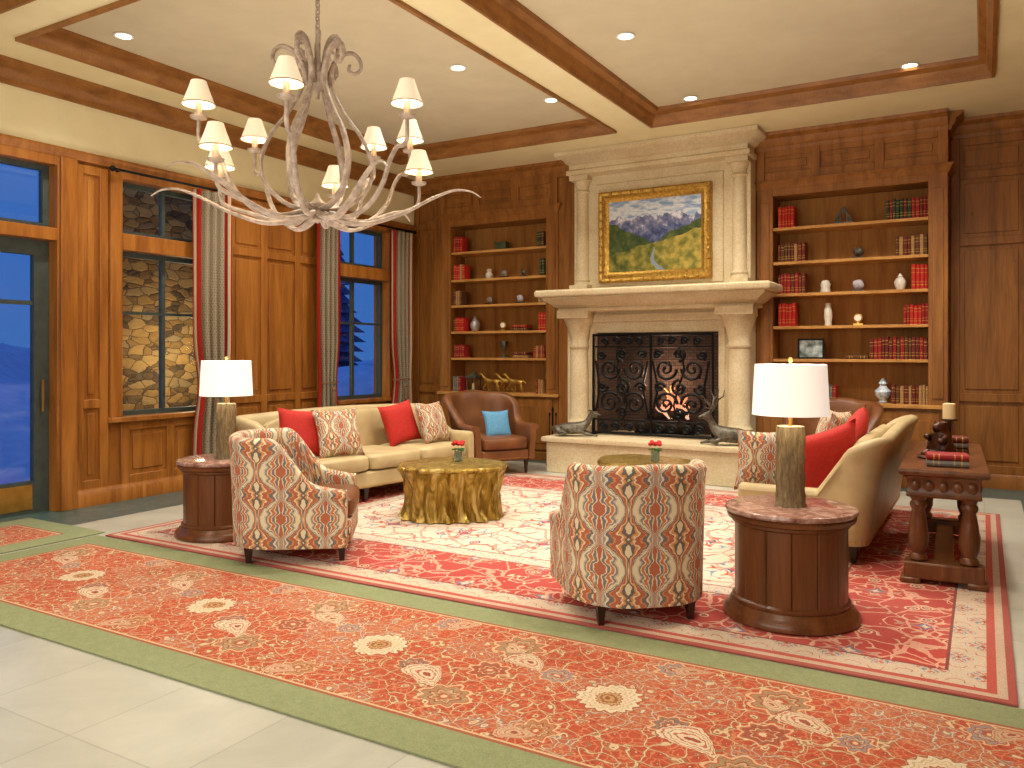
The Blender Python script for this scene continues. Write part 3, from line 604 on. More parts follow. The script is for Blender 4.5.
# deer statues
DV=[(0,0,.125),(-.2,0,.13),(.17,0,.15),(.25,0,.23),(.29,0,.33),(.33,0,.4),(.4,0,.385),(.45,0,.365),(-.29,0,.16),
 (.17,.08,.08),(.3,.09,.045),(.2,.1,.02),(.17,-.08,.08),(.3,-.09,.04),(.42,-.09,.02),(-.17,.09,.09),(-.03,.13,.06),(-.15,.14,.02),(-.17,-.09,.09),(-.03,-.13,.06),(-.15,-.14,.02),
 (.31,.05,.44),(.27,.08,.46),(.31,-.05,.44),(.27,-.08,.46)]
DE=[(0,1),(0,2),(2,3),(3,4),(4,5),(5,6),(6,7),(1,8),(2,9),(9,10),(10,11),(2,12),(12,13),(13,14),(1,15),(15,16),(16,17),(1,18),(18,19),(19,20),(5,21),(21,22),(5,23),(23,24)]
DR=[.105,.1,.09,.06,.042,.045,.03,.02,.02,.035,.022,.016,.035,.022,.016,.06,.03,.017,.06,.03,.017,.014,.006,.014,.006]
def antl():
    g=G()
    for sy in (-1,1):
        g.tube([(.31,.02*sy,.42),(.25,.08*sy,.52),(.22,.16*sy,.62),(.27,.2*sy,.74)],[.016,.014,.012,.005],6)
        g.tube([(.26,.07*sy,.5),(.33,.1*sy,.56),(.36,.1*sy,.62)],[.013,.01,.004],6); g.tube([(.225,.14*sy,.6),(.16,.2*sy,.66),(.15,.21*sy,.74)],[.011,.009,.004],6); g.tube([(.28,.05*sy,.47),(.36,.06*sy,.5)],[.011,.004],6)
    return g
T=thing('deer_statue','bronze reclining stag statue with branching antlers on hearth','statue',(-2.46,9.18,.4515),pi+.45); skin('body',DV,DE,DR,BRONZE,T); part(antl(),'antlers',BRONZE,T); T.scale=(.86,.86,.86)
T=thing('deer_statue','bronze reclining doe statue resting on hearth slab','statue',(-4.52,9.2,.4515),.3); skin('body',DV,DE,DR,BRONZE,T); T.scale=(.85,.85,.72)
# ---------------------------------------------------------------- rugs
def rug(name,x0,x1,y0,y1,z,mat,label):
    g=G(); g.ring(x0,x1,y0,y1,[(0,.001),(.004,.004),(.004,z-.002),(0,z)],back=True); part(g,name,mat,None,label=label,cat='rug')
rug('rug',-6.2,.12,4.03,8.7,.014,mk_bigrug(-6.2,.12,4.03,8.7),'large red and ivory oriental rug under the seating group')
rug('runner_rug',-6.25,1.5,2.42,3.99,.013,mk_runner('runner_rug_mat',-6.25,1.5,2.42,3.99),'coral floral runner rug with sage green border')
rug('runner_rug',-7.45,-6.33,2.46,4.1,.012,mk_runner('door_rug_mat',-7.45,-6.33,2.46,4.1),'coral floral mat rug with sage border inside the glass door')
# ---------------------------------------------------------------- upholstery
def upath(w,b,f,r,n=48):
    P=[(-w,-f),(-w,b-r)]
    for k in range(1,13): a=pi-pi/2*k/12; P.append((-w+r+r*math.cos(a),b-r+r*math.sin(a)))
    P.append((w-r,b))
    for k in range(1,13): a=pi/2-pi/2*k/12; P.append((w-r+r*math.cos(a),b-r+r*math.sin(a)))
    P.append((w,-f)); Q=[P[0]]
    for p in P[1:]:
        if (p[0]-Q[-1][0])**2+(p[1]-Q[-1][1])**2>1e-8: Q.append(p)
    P=Q; L=[0]
    for i in range(1,len(P)): L.append(L[-1]+math.dist(P[i],P[i-1]))
    out=[];j=0
    for k in range(n+1):
        s=L[-1]*k/n
        while j<len(P)-2 and L[j+1]<s: j+=1
        t=(s-L[j])/(L[j+1]-L[j]); out.append((P[j][0]+(P[j+1][0]-P[j][0])*t,P[j][1]+(P[j+1][1]-P[j][1])*t,s))
    res=[]
    for k in range(n+1):
        a=out[max(0,k-1)]; c=out[min(n,k+1)]; d=Vector((c[0]-a[0],c[1]-a[1])).normalized(); res.append((out[k][0],out[k][1],out[k][2]-L[-1]/2,-d.y,d.x))
    return res
def shell(g,path,hf,z0,th,lean,roll=0):
    rows=[];uvs=[]
    for (x,y,s,nx,ny) in path:
        H=hf(x,y); t=th/2; ln=lean(x,y)
        sec=[(t,z0+(H-t-z0)*q) for q in (0,.2,.4,.6,.8,.93)]
        for k in range(0,7): a=pi*k/6; sec.append(((t+roll)*math.cos(a)+roll,H-t+(t+roll*.6)*math.sin(a)))
        sec+=[(-t,z0+(H-t-z0)*q) for q in (.9,.6,.3,0)]
        row=[];v=0;uv=[];pr=None
        for n_,z in sec:
            o=n_+ln*max(0,(z-z0)/max(.1,H-z0))**1.3; row.append((x+nx*o,y+ny*o,z))
            if pr: v+=math.dist(pr,(n_,z))
            pr=(n_,z); uv.append((s,v+z0))
        uv.append(uv[-1]); rows.append(row); uvs.append(uv)
    g.grid(rows,cv=True,cap=True,uv=lambda i,j: uvs[i][j]); return g
def cushion(g,x0,x1,y0,y1,z0,z1,e=.35):
    g.sq(((x0+x1)/2,(y0+y1)/2,(z0+z1)/2),((x1-x0)/2,(y1-y0)/2,(z1-z0)/2),e,.22,12,40); return g
def foot(g,x,y,h,r=.025): return g.grid([[(x+r*s*math.cos(a),y+r*s*math.sin(a),z) for a in [pi/4+k*pi/2 for k in range(4)]] for s,z in ((.8,0),(1.5,h))],cv=True,cap=True)
def barrel_chair(loc,rz,label):
    T=thing('armchair',label,'armchair',loc,rz,'patterned barrel armchairs')
    g=G(); P=upath(.35,.37,.34,.28,64)
    shell(g,P,lambda x,y:.56+.33*ss(-.16,.14,y)-.04*ss(-.1,-.34,y)+.012*ss(.3,0,abs(x)),.12,.08,lambda x,y:.02*ss(0,.3,y)+.005,.003)
    part(g,'backrest',IKAT,T)
    g=G(); g.box(-.31,.31,-.36,.32,.12,.3); m_=part(g,'seat_base',IKAT,T,.02)
    for pl in m_.data.polygons:
        for li in pl.loop_indices:
            co=m_.data.vertices[m_.data.loops[li].vertex_index].co; m_.data.uv_layers[0].data[li].uv=(co.x+co.y,co.z)
    g=G(); cushion(g,-.30,.30,-.38,.31,.3,.46); part(g,'seat',BROWN,T,label='brown leather seat cushion')
    for x in (-.26,.26):
        for y in (-.3,.28): g=G(); foot(g,x,y,.13); part(g,'leg',DARKFOOT,T)
    return T
def facing(vx,vy): return math.atan2(vx,-vy)
c1=barrel_chair((-4.42,4.42,.0145),facing(.80,.60),'rust and cream ikat barrel armchair beside the drum table')
c1.scale=(1.12,1.12,1.0)
c2=barrel_chair((-1.80,4.44,.0145),facing(-.66,.75),'rust and cream ikat barrel armchair with its back turned'); c2.scale=(1.0,1.0,.98)
def sofa(loc,rz,label,L=1.3,arm=.58,bh=.28,s0=-.12,s1=.36):
    T=thing('sofa',label,'sofa',loc,rz,'tan leather sofas')
    g=G(); P=upath(L-.06,.40,.42,.07,150)
    shell(g,P,lambda x,y:arm+(bh+.03*math.cos(min(1,abs(x)/1.25)*pi/2))*max(0,min(1,(y-s0)/(s1-s0))),.14,.085,lambda x,y:.01+.14*ss(.25,.4,y),.008); part(g,'backrest',TAN,T)
    for sx in (-1,1):
        g=G(); g.sq((sx*(L-.055),-.425,(arm+.14)/2),(.05,.018,(arm-.14)/2-.01),.4,.4,8,16); part(g,'arm_front',TAN,T)
    g=G(); g.box(-L+.12,L-.12,-.44,.36,.14,.3); part(g,'seat_base',TAN,T,.02)
    w=(2*L-.26)/3
    for k in range(3): g=G(); a=-L+.13+w*k; cushion(g,a+.004,a+w-.004,-.47,.30,.3,.47); part(g,'seat_cushion',TAN,T)
    g=G(); g.sq((0,.335,.64),(L-.15,.06,.22),.5,.2,10,60,Matrix.Rotation(-.2,3,'X')); part(g,'back_cushion',TAN,T)
    g=G(); 
    for k in range(100): x=-L+.13+(2*L-.26)*k/99; g.sq((x,-.442,.165),(.007,.004,.007),1,1,4,6)
    for (x,y,s,nx,ny) in P[::1]: g.sq((x+nx*.043,y+ny*.043,.17),(.009,.009,.009),1,1,4,6)
    part(g,'nailhead_trim',BRASS,T,kind='stuff')
    for x in (-L+.1,-.4,.4,L-.1): g=G(); foot(g,x,-.38,.14,.03); part(g,'leg',DARKFOOT,T)
    for x in (-L+.15,L-.15): g=G(); foot(g,x,.34,.14,.03); part(g,'leg',DARKFOOT,T)
    return T
sofa((-5.68,6.68,.0145),math.radians(83),'tan leather sofa with camel back below the windows',1.24)
sofa((-1.13,7.22,.0145),math.radians(-90.5),'tan leather sofa backing onto the console table',1.2,.52,.38,.12,.385)
def leather_chair(loc,rz,label):
    T=thing('leather_armchair',label,'armchair',loc,rz,'brown leather armchairs')
    g=G(); P=upath(.36,.40,.40,.22,56); shell(g,P,lambda x,y:.6+.36*ss(-.05,.38,y)+.03*ss(.25,0,abs(x)),.18,.075,lambda x,y:.03+.12*ss(.0,.4,y),.02); part(g,'backrest',BROWN,T)
    g=G(); g.box(-.32,.32,-.40,.35,.17,.3); part(g,'seat_base',BROWN,T,.02); g=G(); cushion(g,-.315,.315,-.43,.33,.3,.46,.3); part(g,'seat_cushion',BROWN,T)
    g=G()
    for k in range(40):
        x=-.32+.64*k/39; g.sq((x,-.402,.2),(.006,.004,.006),1,1,4,6)
    part(g,'nailhead_trim',BRASS,T,kind='stuff')
    for x in (-.31,.31):
        for y in (-.34,.32): g=G(); foot(g,x,y,.18,.022); part(g,'leg',DARKFOOT,T)
    return T
leather_chair((-5.36,8.66,.0145),math.radians(58),'brown leather armchair with blue cushion beside the hearth')
leather_chair((-1.50,9.2,0),math.radians(-12),'brown leather armchair behind the sofa near the bookcase')
def pillow_mesh(name,mat,s=.24,t=.075,n=12):
    g=G()
    for sg in (1,-1):
        rows=[]
        for i in range(n+1):
            u=-1+2*i/n; row=[]
            for j in range(n+1):
                v=-1+2*j/n; k=1-.10*(1-(u*u))*(abs(v)**3); k2=1-.10*(1-(v*v))*(abs(u)**3)
                row.append((u*s*k2,sg*t*max(0,(1-u**4)*(1-v**4))**.6,v*s*k))
            rows.append(row)
        g.grid(rows,uv=lambda i,j:(i/n*.44+.0,j/n*.4))
    bmesh.ops.remove_doubles(g.bm,verts=g.bm.verts,dist=.0005); return g.mesh(name,mat,1.3)
PR=pillow_mesh('throw_pillow',RED); PI=pillow_mesh('throw_pillow',IKATP); PB=pillow_mesh('throw_pillow',BLUE)
def pil(me,x,y,z,rz,tilt,label,sc=1,roll=0):
    o=add('throw_pillow',me,loc=(x,y,z),rot=(tilt,roll,rz),label=label,cat='pillow',group='throw pillows'); o.scale=(sc,)*3
pil(PR,-5.78,5.80,.72,math.radians(60),-.3,'red square throw pillow on the tan sofa',1,.1)
pil(PI,-5.53,6.05,.71,math.radians(72),-.35,'ikat patterned throw pillow on the tan sofa',1.05)
pil(PR,-5.68,7.22,.71,math.radians(80),-.3,'red square throw pillow on the tan sofa',1,-.15)
pil(PI,-5.46,7.54,.71,math.radians(90),-.35,'ikat patterned throw pillow on the tan sofa',1.0)
pil(PB,-5.30,8.70,.60,math.radians(58),-.35,'blue lumbar pillow on the brown leather armchair',.78)
pil(PI,-1.42,6.26,.69,math.radians(-150),-.2,'ikat patterned throw pillow leaning on the sofa arm',1.0)
pil(PR,-1.0,6.36,.70,math.radians(-150),-.25,'red square throw pillow on the sofa by the console',1.1,.3)
pil(PR,-.92,6.85,.76,math.radians(-105),-.35,'red square throw pillow on the sofa by the console',1.1,.5)
pil(PI,-1.12,7.4,.76,math.radians(-100),-.3,'ikat patterned throw pillow on the sofa by the console',1.05)
pil(PI,-1.25,8.02,.73,math.radians(-60),-.3,'ikat patterned throw pillow at the sofa corner',1.05)
# ---------------------------------------------------------------- drum tables and lamps
def drum(loc,label):
    T=thing('side_table',label,'side table',loc,group='drum side tables')
    g=G(); g.lathe([(.355,0),(.37,.01),(.37,.035),(.355,.055),(.34,.065),(.335,.08),(.325,.09)],56); part(g,'base',W_T,T)
    g=G(); 
    def rf(a,z): 
        k=(a/(2*pi)*14)%1; return .975 if k<.025 or k>.975 else 1
    g.lathe([(.315,.085),(.32,.1),(.32,.11),(.305,.12),(.305,.52),(.32,.53),(.32,.545)],280,rf=lambda a,z: rf(a,z) if .115<z<.525 else 1); part(g,'body',W_T,T)
    g=G(); g.lathe([(.32,.545),(.345,.555),(.35,.575),(.34,.585)],56); part(g,'apron',W_T,T)
    g=G(); g.lathe([(.34,.585),(.355,.59),(.36,.6),(.355,.615),(.34,.62)],56); part(g,'tabletop',MARBLE,T); return T
def lamp(loc,label):
    T=thing('table_lamp',label,'lamp',loc,group='bark-textured table lamps')
    g=G(); rows=[(.085,0),(.085,.01)]+[(.078+.003*math.sin(k*2),.02+.42*k/12) for k in range(13)]+[(.075,.45),(.02,.452)]
    g.lathe(rows,40,rf=lambda a,z:1+.03*math.sin(a*9+z*14)+.02*math.sin(a*17)); part(g,'base',BARK,T)
    g=G(); g.lathe([(.012,.45),(.012,.52),(.022,.525),(.022,.58),(.006,.59),(.006,.81),(.012,.82),(.012,.835),(.003,.84)],12); part(g,'pole',BRASS,T)
    g=G(); g.lathe([(.21,.515),(.195,.80),(.193,.80),(.208,.515)],48); bm=g.bm
    bmesh.ops.delete(bm,geom=[f for f in bm.faces if len(f.verts)>4],context='FACES')
    part(g,'lamp_shade',SHADE,T)
    g=G(); g.sq((0,0,.65),(.03,.03,.04),1,1,8,12); e=M('bulb','ffffff'); e.emit('fff0d0',8); part(g,'bulb',e.mat,T)
    l=bpy.data.lights.new('bulb_light','POINT'); l.energy=20; l.color=(1,.86,.66); l.shadow_soft_size=.05; o=bpy.data.objects.new('bulb_light',l); C.objects.link(o); o.parent=T; o.location=(0,0,.72)
    return T
drum((-.95,4.76,.0145),'mahogany drum side table with rose marble top near the ikat chair'); lamp((-.95,4.76,.635),'table lamp with bark-textured base and white shade by the sofa')
drum((-5.42,4.55,.0145),'mahogany drum side table with rose marble top by the window'); lamp((-5.39,4.56,.635),'table lamp with bark-textured base and white shade near the windows')
# ---------------------------------------------------------------- gold coffee tables
def goldtable(loc,rz,label,s=1):
    T=thing('coffee_table',label,'coffee table',loc,rz,'gold tree-root coffee tables')
    def rf(a,z):
        r=1+.07*math.sin(2*a+.5)+.05*math.sin(3*a+1); w=.045*math.sin(17*a+3*math.sin(z*9))+.06*abs(math.sin(7*a+z*5))+.02*math.sin(29*a+z*12)
        return r+w*(1.2-z)
    pr=[(.38,0),(.40,.01),(.385,.04),(.37,.10),(.365,.18),(.37,.26),(.385,.33),(.40,.39),(.415,.43),(.42,.44)]
    g=G(); g.lathe([(r*s,z) for r,z in pr],260,rf=rf); part(g,'trunk',GOLD,T)
    g=G(); g.lathe([(r*s,z) for r,z in [(.425,.44),(.445,.445),(.45,.465),(.44,.48),(.40,.485)]],200,rf=lambda a,z:1+.07*math.sin(2*a+.5)+.05*math.sin(3*a+1)+.02*math.sin(9*a+2)+.012*math.sin(23*a)); part(g,'tabletop',GOLD,T); return T
goldtable((-4.2,6.1,.0145),0,'gold tree-root coffee table holding red flowers before the sofa',1.03); goldtable((-2.75,7.15,.0145),2.2,'gold tree-root coffee table near the hearth',1.0)
def flowers(loc):
    T=thing('flower_vase','small glass vase of red roses on the gold table','flowers',loc)
    g=G(); g.lathe([(.035,0),(.04,.005),(.04,.09),(.036,.09),(.036,.012)],20); gm=M('vase_glass','cfe0d8',.05); gm.b.inputs['Transmission Weight'].default_value=.9; part(g,'vase',gm.mat,T)
    LF=speck('leaf_green','1e4a1a','3f7a2c',20,.6); g=G()
    for k in range(9): a=k*2.4; g.sq((.04*math.cos(a),.04*math.sin(a),.10+.008*(k%3)),(.028,.014,.006),1,1,5,8,Matrix.Rotation(a,3,'Z'))
    for k in range(6): a=k*1.05; g.tube([(.01*math.cos(a),.01*math.sin(a),.01),(.035*math.cos(a),.035*math.sin(a),.12)],.003,5)
    part(g,'leaves',LF,T); RP=plain('rose_petal','c01510',.6)
    for k in range(7):
        a=k*.9; r=0 if k==6 else .042; g=G(); c=Vector((r*math.cos(a),r*math.sin(a),.14+.015*(k%2)))
        for j in range(3): g.lathe([(.004,0),(.02-.004*j,.008),(.024-.006*j,.022+.003*j),(.019-.006*j,.03+.004*j)],10,c,rf=lambda a_,z:1+.08*math.sin(5*a_+j))
        part(g,'flower',RP,T)
flowers((-4.2,6.2,.501)); flowers((-2.62,7.1,.501))
# ---------------------------------------------------------------- console
T=thing('console_table','dark mahogany console table with turned legs behind the sofa','console table',(-.25,6.66,.0145),math.radians(1.8))
W2=.235;L2=.90
g=G(); g.ring(-W2,W2,-L2,L2,[(0,.7),(.012,.705),(.022,.72),(.022,.735),(.015,.745),(0,.748)],back=True); part(g,'tabletop',W_T,T)
g=G(); g.ring(-W2+.03,W2-.03,-L2+.04,L2-.04,[(0,.56),(.01,.57),(.0,.585),(0,.68),(.015,.7)],back=True)
for k in range(5): g.sq((-.16+.08*k,-L2+.035,.635),(.03,.012,.035),1,1,6,10)
for sy in (-1,1):
    for k in range(16): g.sq((sy*(W2-.03),-L2+.1+k*.113,.635),(.012,.04,.03),1,1,6,8); 
part(g,'apron',W_T,T)
for y in (-L2+.12,L2-.12):
    for x in (-.145,.145):
        g=G(); g.lathe([(.04,.14),(.055,.15),(.055,.17),(.04,.19),(.058,.24),(.062,.3),(.05,.4),(.038,.47),(.05,.49),(.05,.51),(.04,.53),(.055,.56),(.05,.565)],24,(x,y,0)); part(g,'leg',W_T,T)
    g=G(); g.box(-.23,.23,y-.07,y+.07,.03,.14); g.box(-.25,-.13,y-.08,y+.08,0,.04); g.box(.13,.25,y-.08,y+.08,0,.04); part(g,'foot',W_T,T,.012)
g=G(); g.box(-.06,.06,-L2+.19,L2-.19,.07,.115); part(g,'stretcher',W_T,T,.008)
zt=.7635
flatbooks(-.21,5.98,zt,['grey','crimson'],'the console table',.1,1.0)
flatbooks(-.23,6.75,zt,['brown','grey','maroon'],'the console table',.3,1.0)
BV=[(0,0,.1),(0,0,.05),(0,0,.16),(.01,0,.2),(.035,0,.215),(.065,0,.205),(.03,.05,.13),(.08,.045,.11),(.03,-.05,.13),(.08,-.045,.15),(.04,.05,.04),(.1,.05,.02),(.04,-.05,.04),(.1,-.05,.02),(-.01,.03,.24),(-.01,-.03,.24)]
BE=[(0,1),(0,2),(2,3),(3,4),(4,5),(2,6),(6,7),(2,8),(8,9),(1,10),(10,11),(1,12),(12,13),(3,14),(3,15)]
BR=[.062,.065,.05,.04,.035,.018,.025,.02,.025,.02,.032,.02,.032,.02,.012,.012]
T=thing('bear_candle_holder','carved dark bear figure holding a pillar candle on console','candle holder',(-.26,6.40,zt+.001),-2.2)
skin('bear',BV,BE,BR,BRBROWN,T); g=G(); g.lathe([(.13,0),(.135,.01),(.12,.02)],24); part(g,'base',BRBROWN,T); g=G(); g.lathe([(.012,.1),(.012,.24),(.05,.25),(.05,.26)],16,(-.07,0,0)); part(g,'candle_cup',BRBROWN,T); g=G(); g.lathe([(.036,.26),(.036,.36),(.03,.363)],20,(-.07,0,0)); part(g,'candle',WAX,T); T.scale=(1.15,1.15,1.05)
# ---------------------------------------------------------------- curtains
def curtain(y0,y1,tie_side,label):
    T=thing('curtain',label,'curtain',(XL+.14,(y0+y1)/2,.02),group='patterned drapes')
    W=(y1-y0); g=G(); rows=[];nz=40;nu=84
    for i in range(nz+1):
        z=3.28*i/nz; f=1-.2*math.exp(-((z-1.1)/.35)**2)
        rows.append([(.035*math.sin(j/nu*2*pi*5)*(1+.2*math.sin(z*2))*(.6+.4*f),(-.5*W if tie_side<0 else .5*W)+(-tie_side)*W*(f*(j/nu)+(1-f)*.3),z) for j in range(nu+1)])
    g.grid(rows,uv=lambda i,j:((j/nu*.83),i/nz*3.28)); part(g,'drape',CURT,T)
    o=T.children[0]; sd=o.modifiers.new('Solid','SOLIDIFY'); sd.thickness=.004
    g=G(); yc=0; hw=W*.42
    g.grid([[(math.cos(a)*.055,yc+math.sin(a)*hw,1.08+dz) for a in [2*pi*k/24 for k in range(24)]] for dz in (0,.018)],cv=True); part(g,'tieback',CORD,T)
    g=G(); g.lathe([(.01,.16),(.022,.14),(.024,.11),(.014,.1),(.026,.06),(.03,-.08)],14,(.085,yc,.88)); part(g,'tassel',CORD,T)
    return T
curtain(5.86,6.38,1,'beige patterned drape with red edging beside the stone-view window')
curtain(7.76,8.2,-1,'beige patterned drape with red edging between the windows')
curtain(9.28,9.76,1,'beige patterned drape with red edging at the room corner')
for a,b in ((4.92,6.5),(7.7,9.84)):
    T=thing('curtain_rod','black iron curtain rod above the window','curtain rod',(XL+.14,(a+b)/2,3.33),group='curtain rods'); g=G(); h=(b-a)/2; g.tube([(0,-h,0),(0,h,0)],.014); g.sq((0,-h,0),(.028,.035,.028)); g.sq((0,h,0),(.028,.035,.028)); g.tube([(0,-h+.1,0),(-.135,-h+.1,0)],.01); g.tube([(0,h-.1,0),(-.135,h-.1,0)],.01); part(g,'rod',IRON,T)
# ---------------------------------------------------------------- chandelier
th=math.radians(30.3)
CZ=2.275
CH=thing('chandelier','antiqued taupe iron scrollwork chandelier with cream silk shades','chandelier',(-3.35,3.49,CZ))
g=G(); g.lathe([(.004,-.02),(.03,0),(.02,.03),(.05,.06),(.055,.09),(.02,.12),(.004,.16)],20); part(g,'bottom_finial',CHAND,CH)
g=G(); g.lathe([(.012,.70),(.014,.74),(.045,.78),(.06,.83),(.045,.88),(.025,.91),(.014,.96),(.012,1.08)],20); part(g,'stem',CHAND,CH)
def bez(P,n=22):
    P=[Vector(p) for p in P]; out=[]
    Q=[P[0]*2-P[1]]+P+[P[-1]*2-P[-2]]
    st=max(2,n//(len(P)-1)+1)
    for i in range(1,len(Q)-2):
        for k in range(st):
            t=k/st; a,b,c,d=Q[i-1:i+3]
            out.append(.5*((2*b)+(c-a)*t+(2*a-5*b+4*c-d)*t*t+(3*b-a-3*c+d)*t**3))
    out.append(P[-1]); return out
def armset(name,profile,rads,angs,leaf=0,seg=10,curl=None,flat=1.0,twist=0):
    g=G(); pts=bez([(r,0,z) for r,z in profile],44); n=len(pts); rr=[rads[0]+(rads[1]-rads[0])*(i/(n-1)) for i in range(n)]
    if twist:
        pts=[Matrix.Rotation(twist*math.sin(pi*i/(n-1)),3,'Z')@p for i,p in enumerate(pts)]
    g.tube(pts,rr,seg,flat=flat)
    if curl:
        for (cx,cz,cr,t,a,d) in curl: g.tube(spiral(cx,cz,cr,t,a,d),.009,6)
    if leaf:
        for i in range(4,n-2,leaf):
            t=(pts[i+1]-pts[i-1]).normalized(); nn=Vector((-t.z,0,t.x))
            for sd in (-1,1):
                l=rr[i]*1.4+.004; b=pts[i]; tip=b+t*l*1.3+Vector((0,sd*l*.6,0))+nn*.004
                v=[g.bm.verts.new(q) for q in (b-t*l*.4,b+Vector((0,sd*l*.4,.006)),tip,b+t*l*.6)]; g.bm.faces.new(v)
    me=g.mesh(name,CHAND,1.0)
    for a in angs: add(name,me,CH,rot=(0,0,a))
armset('cage_bar',[(.03,.06),(.16,.08),(.28,.18),(.315,.32),(.26,.48),(.16,.62),(.09,.75),(.07,.86)],(.024,.017),[th+.26+k*pi/3 for k in range(6)],flat=.55)
armset('crown_leaf',[(.06,.78),(.075,.87),(.12,.955),(.19,.99),(.24,.96),(.25,.905),(.215,.87),(.18,.885),(.185,.92)],(.022,.013),[th+.3+k*pi/3 for k in range(6)],flat=.7)
armset('crown_scroll',[(.04,.84),(.045,.94),(.07,1.03),(.11,1.06),(.14,1.03),(.125,.995),(.10,1.005)],(.016,.010),[th+.82+k*pi/3 for k in range(6)],flat=.8)
armset('leaf_arm',[(.02,.05),(.12,.0),(.3,-.02),(.5,.04),(.66,.12),(.79,.17),(.89,.165),(.95,.13)],(.034,.006),[th+a for a in (.0,1.1,2.2,pi+.05,4.1,5.3)],leaf=0,flat=.5)
UA=[math.radians(a)+th for a in (-90,-30,42,70,140,208)]
LA=[math.radians(a)+th for a in (222,19,93,173)]
armset('lamp_arm',[(.10,.03),(.24,.0),(.38,.05),(.48,.16),(.53,.28),(.58,.35),(.62,.355),(.65,.39),(.65,.49)],(.018,.012),UA,flat=.8)
armset('lamp_arm',[(.10,.04),(.25,.0),(.42,.05),(.52,.08),(.58,.11),(.6,.16),(.6,.235)],(.018,.012),LA,flat=.8)
g=G(); g.lathe([(.008,0),(.042,.012),(.046,.025),(.018,.03),(.018,.1),(.012,.102)],16); cand=g.mesh('candle',CHAND)
g=G(); g.lathe([(.086,.085),(.074,.12),(.057,.165),(.041,.215),(.039,.215),(.055,.165),(.072,.12),(.084,.085)],28,rf=lambda a,z:1+.02*math.sin(a*14))
bmesh.ops.delete(g.bm,geom=[f for f in g.bm.faces if len(f.verts)>4],context='FACES'); shd=g.mesh('lamp_shade',CSHADE)
g=G(); g.tube([(.087*math.cos(2*pi*k/24),.087*math.sin(2*pi*k/24),.0865) for k in range(24)],.0035,6,closed=True)
trm=g.mesh('shade_trim',plain('shade_braid','94784c',.7))
for A,r,z in ((UA,.65,.49),(LA,.6,.235)):
    for a in A:
        p=(r*math.cos(a),r*math.sin(a),z); add('candle',cand,CH,loc=p); add('lamp_shade',shd,CH,loc=p); add('shade_trim',trm,CH,loc=p)
        l=bpy.data.lights.new('candle_light','POINT'); l.energy=3.5; l.color=(1,.84,.6); l.shadow_soft_size=.03; o=bpy.data.objects.new('candle_light',l); C.objects.link(o); o.parent=CH; o.location=(p[0],p[1],z+.15)
g=G(); n=19; zt0=1.07; zt1=ZS-CZ-.02
for k in range(n):
    z=zt0+(zt1-zt0)*(k+.5)/n; pts=[]
    for q in range(12):
        a=2*pi*q/12; u,v=.013*math.cos(a),.03*math.sin(a); pts.append((u,0,z+v) if k%2 else (0,u,z+v))
    g.tube(pts,.0045,6,closed=True)
part(g,'chain',CHAND,CH); g=G(); g.lathe([(.01,zt1-.03),(.05,zt1-.025),(.06,zt1+.005),(.065,zt1+.018)],20); part(g,'canopy',CHAND,CH)
# ---------------------------------------------------------------- downlights, added spots and fill lights
DL=M('downlight_lens','ffffff'); DL.emit('fff4dc',14)
WHT=plain('white_trim','e8e4d8',.5)
spots=[(-6.5,4.39),(-4.42,6.52),(-4.10,7.87),(-2.71,6.61),(-2.76,8.58),(-.62,8.6),(-6.2,8.3),(-.7,6.6),(-.7,4.6),(-2.7,4.6),(-4.5,4.6),(-6.4,6.3),(-1.5,7.9),(.6,8.6)]
spots+=[(-5.2,1.5),(-1.6,1.5),(-5.2,-1),(-1.6,-1)]
for i,(x,y) in enumerate(spots):
    if i<6:  # only these have a fixture; the other spots are added to brighten the room
        T=thing('recessed_downlight','round white recessed downlight glowing in the coffered ceiling','downlight',(x,y if i!=5 else 8.67,ZC-.012),group='recessed ceiling downlights')
        g=G(); g.lathe([(.085,.006),(.08,0),(.065,0),(.06,.01)],28); part(g,'trim_ring',WHT,T); g=G(); g.lathe([(.06,.004),(.06,.009)],24); part(g,'lens',DL.mat,T)
    l=bpy.data.lights.new('downlight','SPOT'); l.energy=155 if y>3 else 120; l.color=(1,.93,.81); l.spot_size=math.radians(130); l.spot_blend=.9; l.shadow_soft_size=.12  # shared by the real downlights and the added spots
    o=bpy.data.objects.new('downlight',l); C.objects.link(o); o.location=(x,min(y,8.4) if x<.2 else 8.6,ZC-.07 if x<.2 else ZS-.03)
def area(x,y,z,sx,sy,e,col,rot=(0,0,0)):
    l=bpy.data.lights.new('fill_light','AREA'); l.shape='RECTANGLE'; l.size=sx; l.size_y=sy; l.energy=e; l.color=col; o=bpy.data.objects.new('fill_light',l); C.objects.link(o); o.location=(x,y,z); o.rotation_euler=rot
area(-3,-1.8,2.6,6,2.2,190,(1,.96,.9),(math.radians(85),0,math.radians(5)))  # added soft fill behind the camera, no lamp stands there
area(-3.4,5.0,2.0,6,6,80,(1,.95,.84),(pi,0,0))  # added upward fill without a fixture, evens out the ceiling
def pt(x,y,z,e,col,r=.1):
    l=bpy.data.lights.new('lamp','POINT'); l.energy=e; l.color=col; l.shadow_soft_size=r; o=bpy.data.objects.new('lamp',l); C.objects.link(o); o.location=(x,y,z)
pt(FX,YF+.02,1.15,14,(1,.66,.46)); pt(-8.6,6.9,1.5,48,(1,.76,.42),.2)
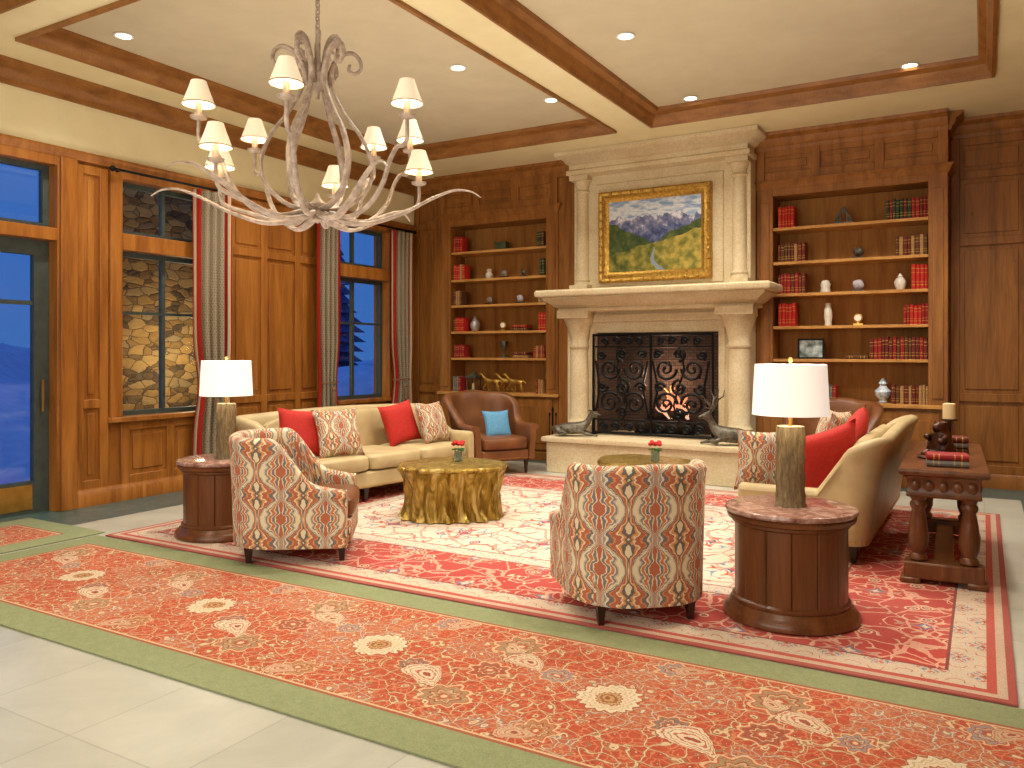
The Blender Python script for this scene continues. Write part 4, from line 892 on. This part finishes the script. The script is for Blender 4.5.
# ---------------------------------------------------------------- outside
SNOW=speck('snow','d0dae8','eef4fb',3,.8,0,.2)
g=G(); rows=[]
for i in range(41):
    row=[]
    for j in range(61): x=-7.95-24*i/40; y=-4+34*j/60; row.append((x,y,-.1+.3*math.sin(x*.9+y*.5)*min(1,i/5)+.22*math.sin(y*1.7+x)*min(1,i/5)+.05*i))
    rows.append(row)
g.grid(rows); struct(g,'snow_ground',SNOW)
g=G(); sm=M('stacked_stone','a08050',.85); v=sm.warp(sm.co('Object',(1,1,2.0)),4,.14,3); e=sm.vor(v,5.2,'DISTANCE_TO_EDGE'); cc=sm.new('ShaderNodeTexVoronoi'); sm._in(cc.inputs['Vector'],v); cc.inputs['Scale'].default_value=5.2
cr=sm.ramp(E(sm,sm.sep(cc.outputs['Color'])[0].k)*.6+sm.noise(v,9,6,.7)*.4,[(.2,'4c3c26'),(.4,'866636'),(.6,'ac884e'),(.85,'7c6e52')]); sm.col(sm.mix((e<.03)*.8,cr,'33281a')); sm.bump(e.min(.12),.8,.08)
g.box(-10.2,-9.3,6.0,7.6,-.2,5); part(g,'stone_column',sm.mat,None,.03,label='tall stacked fieldstone column outside the window',cat='column')
for i,(x,y,r) in enumerate(((-9.6,12.9,.9),(-11.4,10.2,.8),(-13,15,1.3))):
    g=G(); g.sq((0,0,0),(r*1.3,r,r*.7),1,1,10,20); part(g,'snow_mound',SNOW,None,loc=(x,y,.3),label='rounded snow-covered boulder outside the window',cat='snow mound',group='snow mounds')
PINE=speck('pine_needles','24405e','587a9e',10,.9,0,.3); TR=speck('trunk','1c2630','3a4854',10,.9)
def pine(x,y,h):
    T=thing('pine_tree','dark snowy evergreen tree outside the windows','tree',(x,y,.3),group='evergreen trees'); g=G(); g.lathe([(.14,0),(.1,h*.5),(.03,h*.95)],10); part(g,'trunk',TR,T)
    g=G(); K=18
    for k in range(K): z=h*.08+h*.88*k/K; r=h*.16*(1-k/(K+.5)); g.lathe([(r,z),(r*.65,z+h*.04),(r*.15,z+h*.09)],26,rf=lambda a,zz:1+.25*math.sin(a*9+k*2)+.15*math.sin(a*5+k)); 
    part(g,'foliage',PINE,T)
for x,y,h in ((-22,8.6,6),(-23,15,7),(-20,21.5,7),(-26,6,7),(-27,12,8),(-17,26,7),(-28,18.5,8)): pine(x,y,h)
wd=bpy.data.worlds.new('World'); bpy.context.scene.world=wd; wd.use_nodes=True; nt=wd.node_tree; bg=nt.nodes['Background']
tc=nt.nodes.new('ShaderNodeTexCoord'); sp=nt.nodes.new('ShaderNodeSeparateXYZ'); rp=nt.nodes.new('ShaderNodeValToRGB'); nt.links.new(tc.outputs['Generated'],sp.inputs[0]); nt.links.new(sp.outputs[2],rp.inputs[0]); nt.links.new(rp.outputs[0],bg.inputs[0])
rp.color_ramp.elements[0].color=(.04,.14,.40,1); rp.color_ramp.elements[1].color=(.035,.12,.42,1); rp.color_ramp.elements[1].position=.5; bg.inputs[1].default_value=1.15
# camera
cam=bpy.data.cameras.new('Camera'); cam.sensor_width=36; cam.lens=808/1024*36; cam.shift_y=-31/1024; co=bpy.data.objects.new('Camera',cam); C.objects.link(co); co.location=(0,0,1.5); co.rotation_euler=(pi/2,0,th)
bpy.context.scene.camera=co
vs=bpy.context.scene.view_settings; vs.view_transform='Standard'; vs.look='None'; vs.exposure=0.06
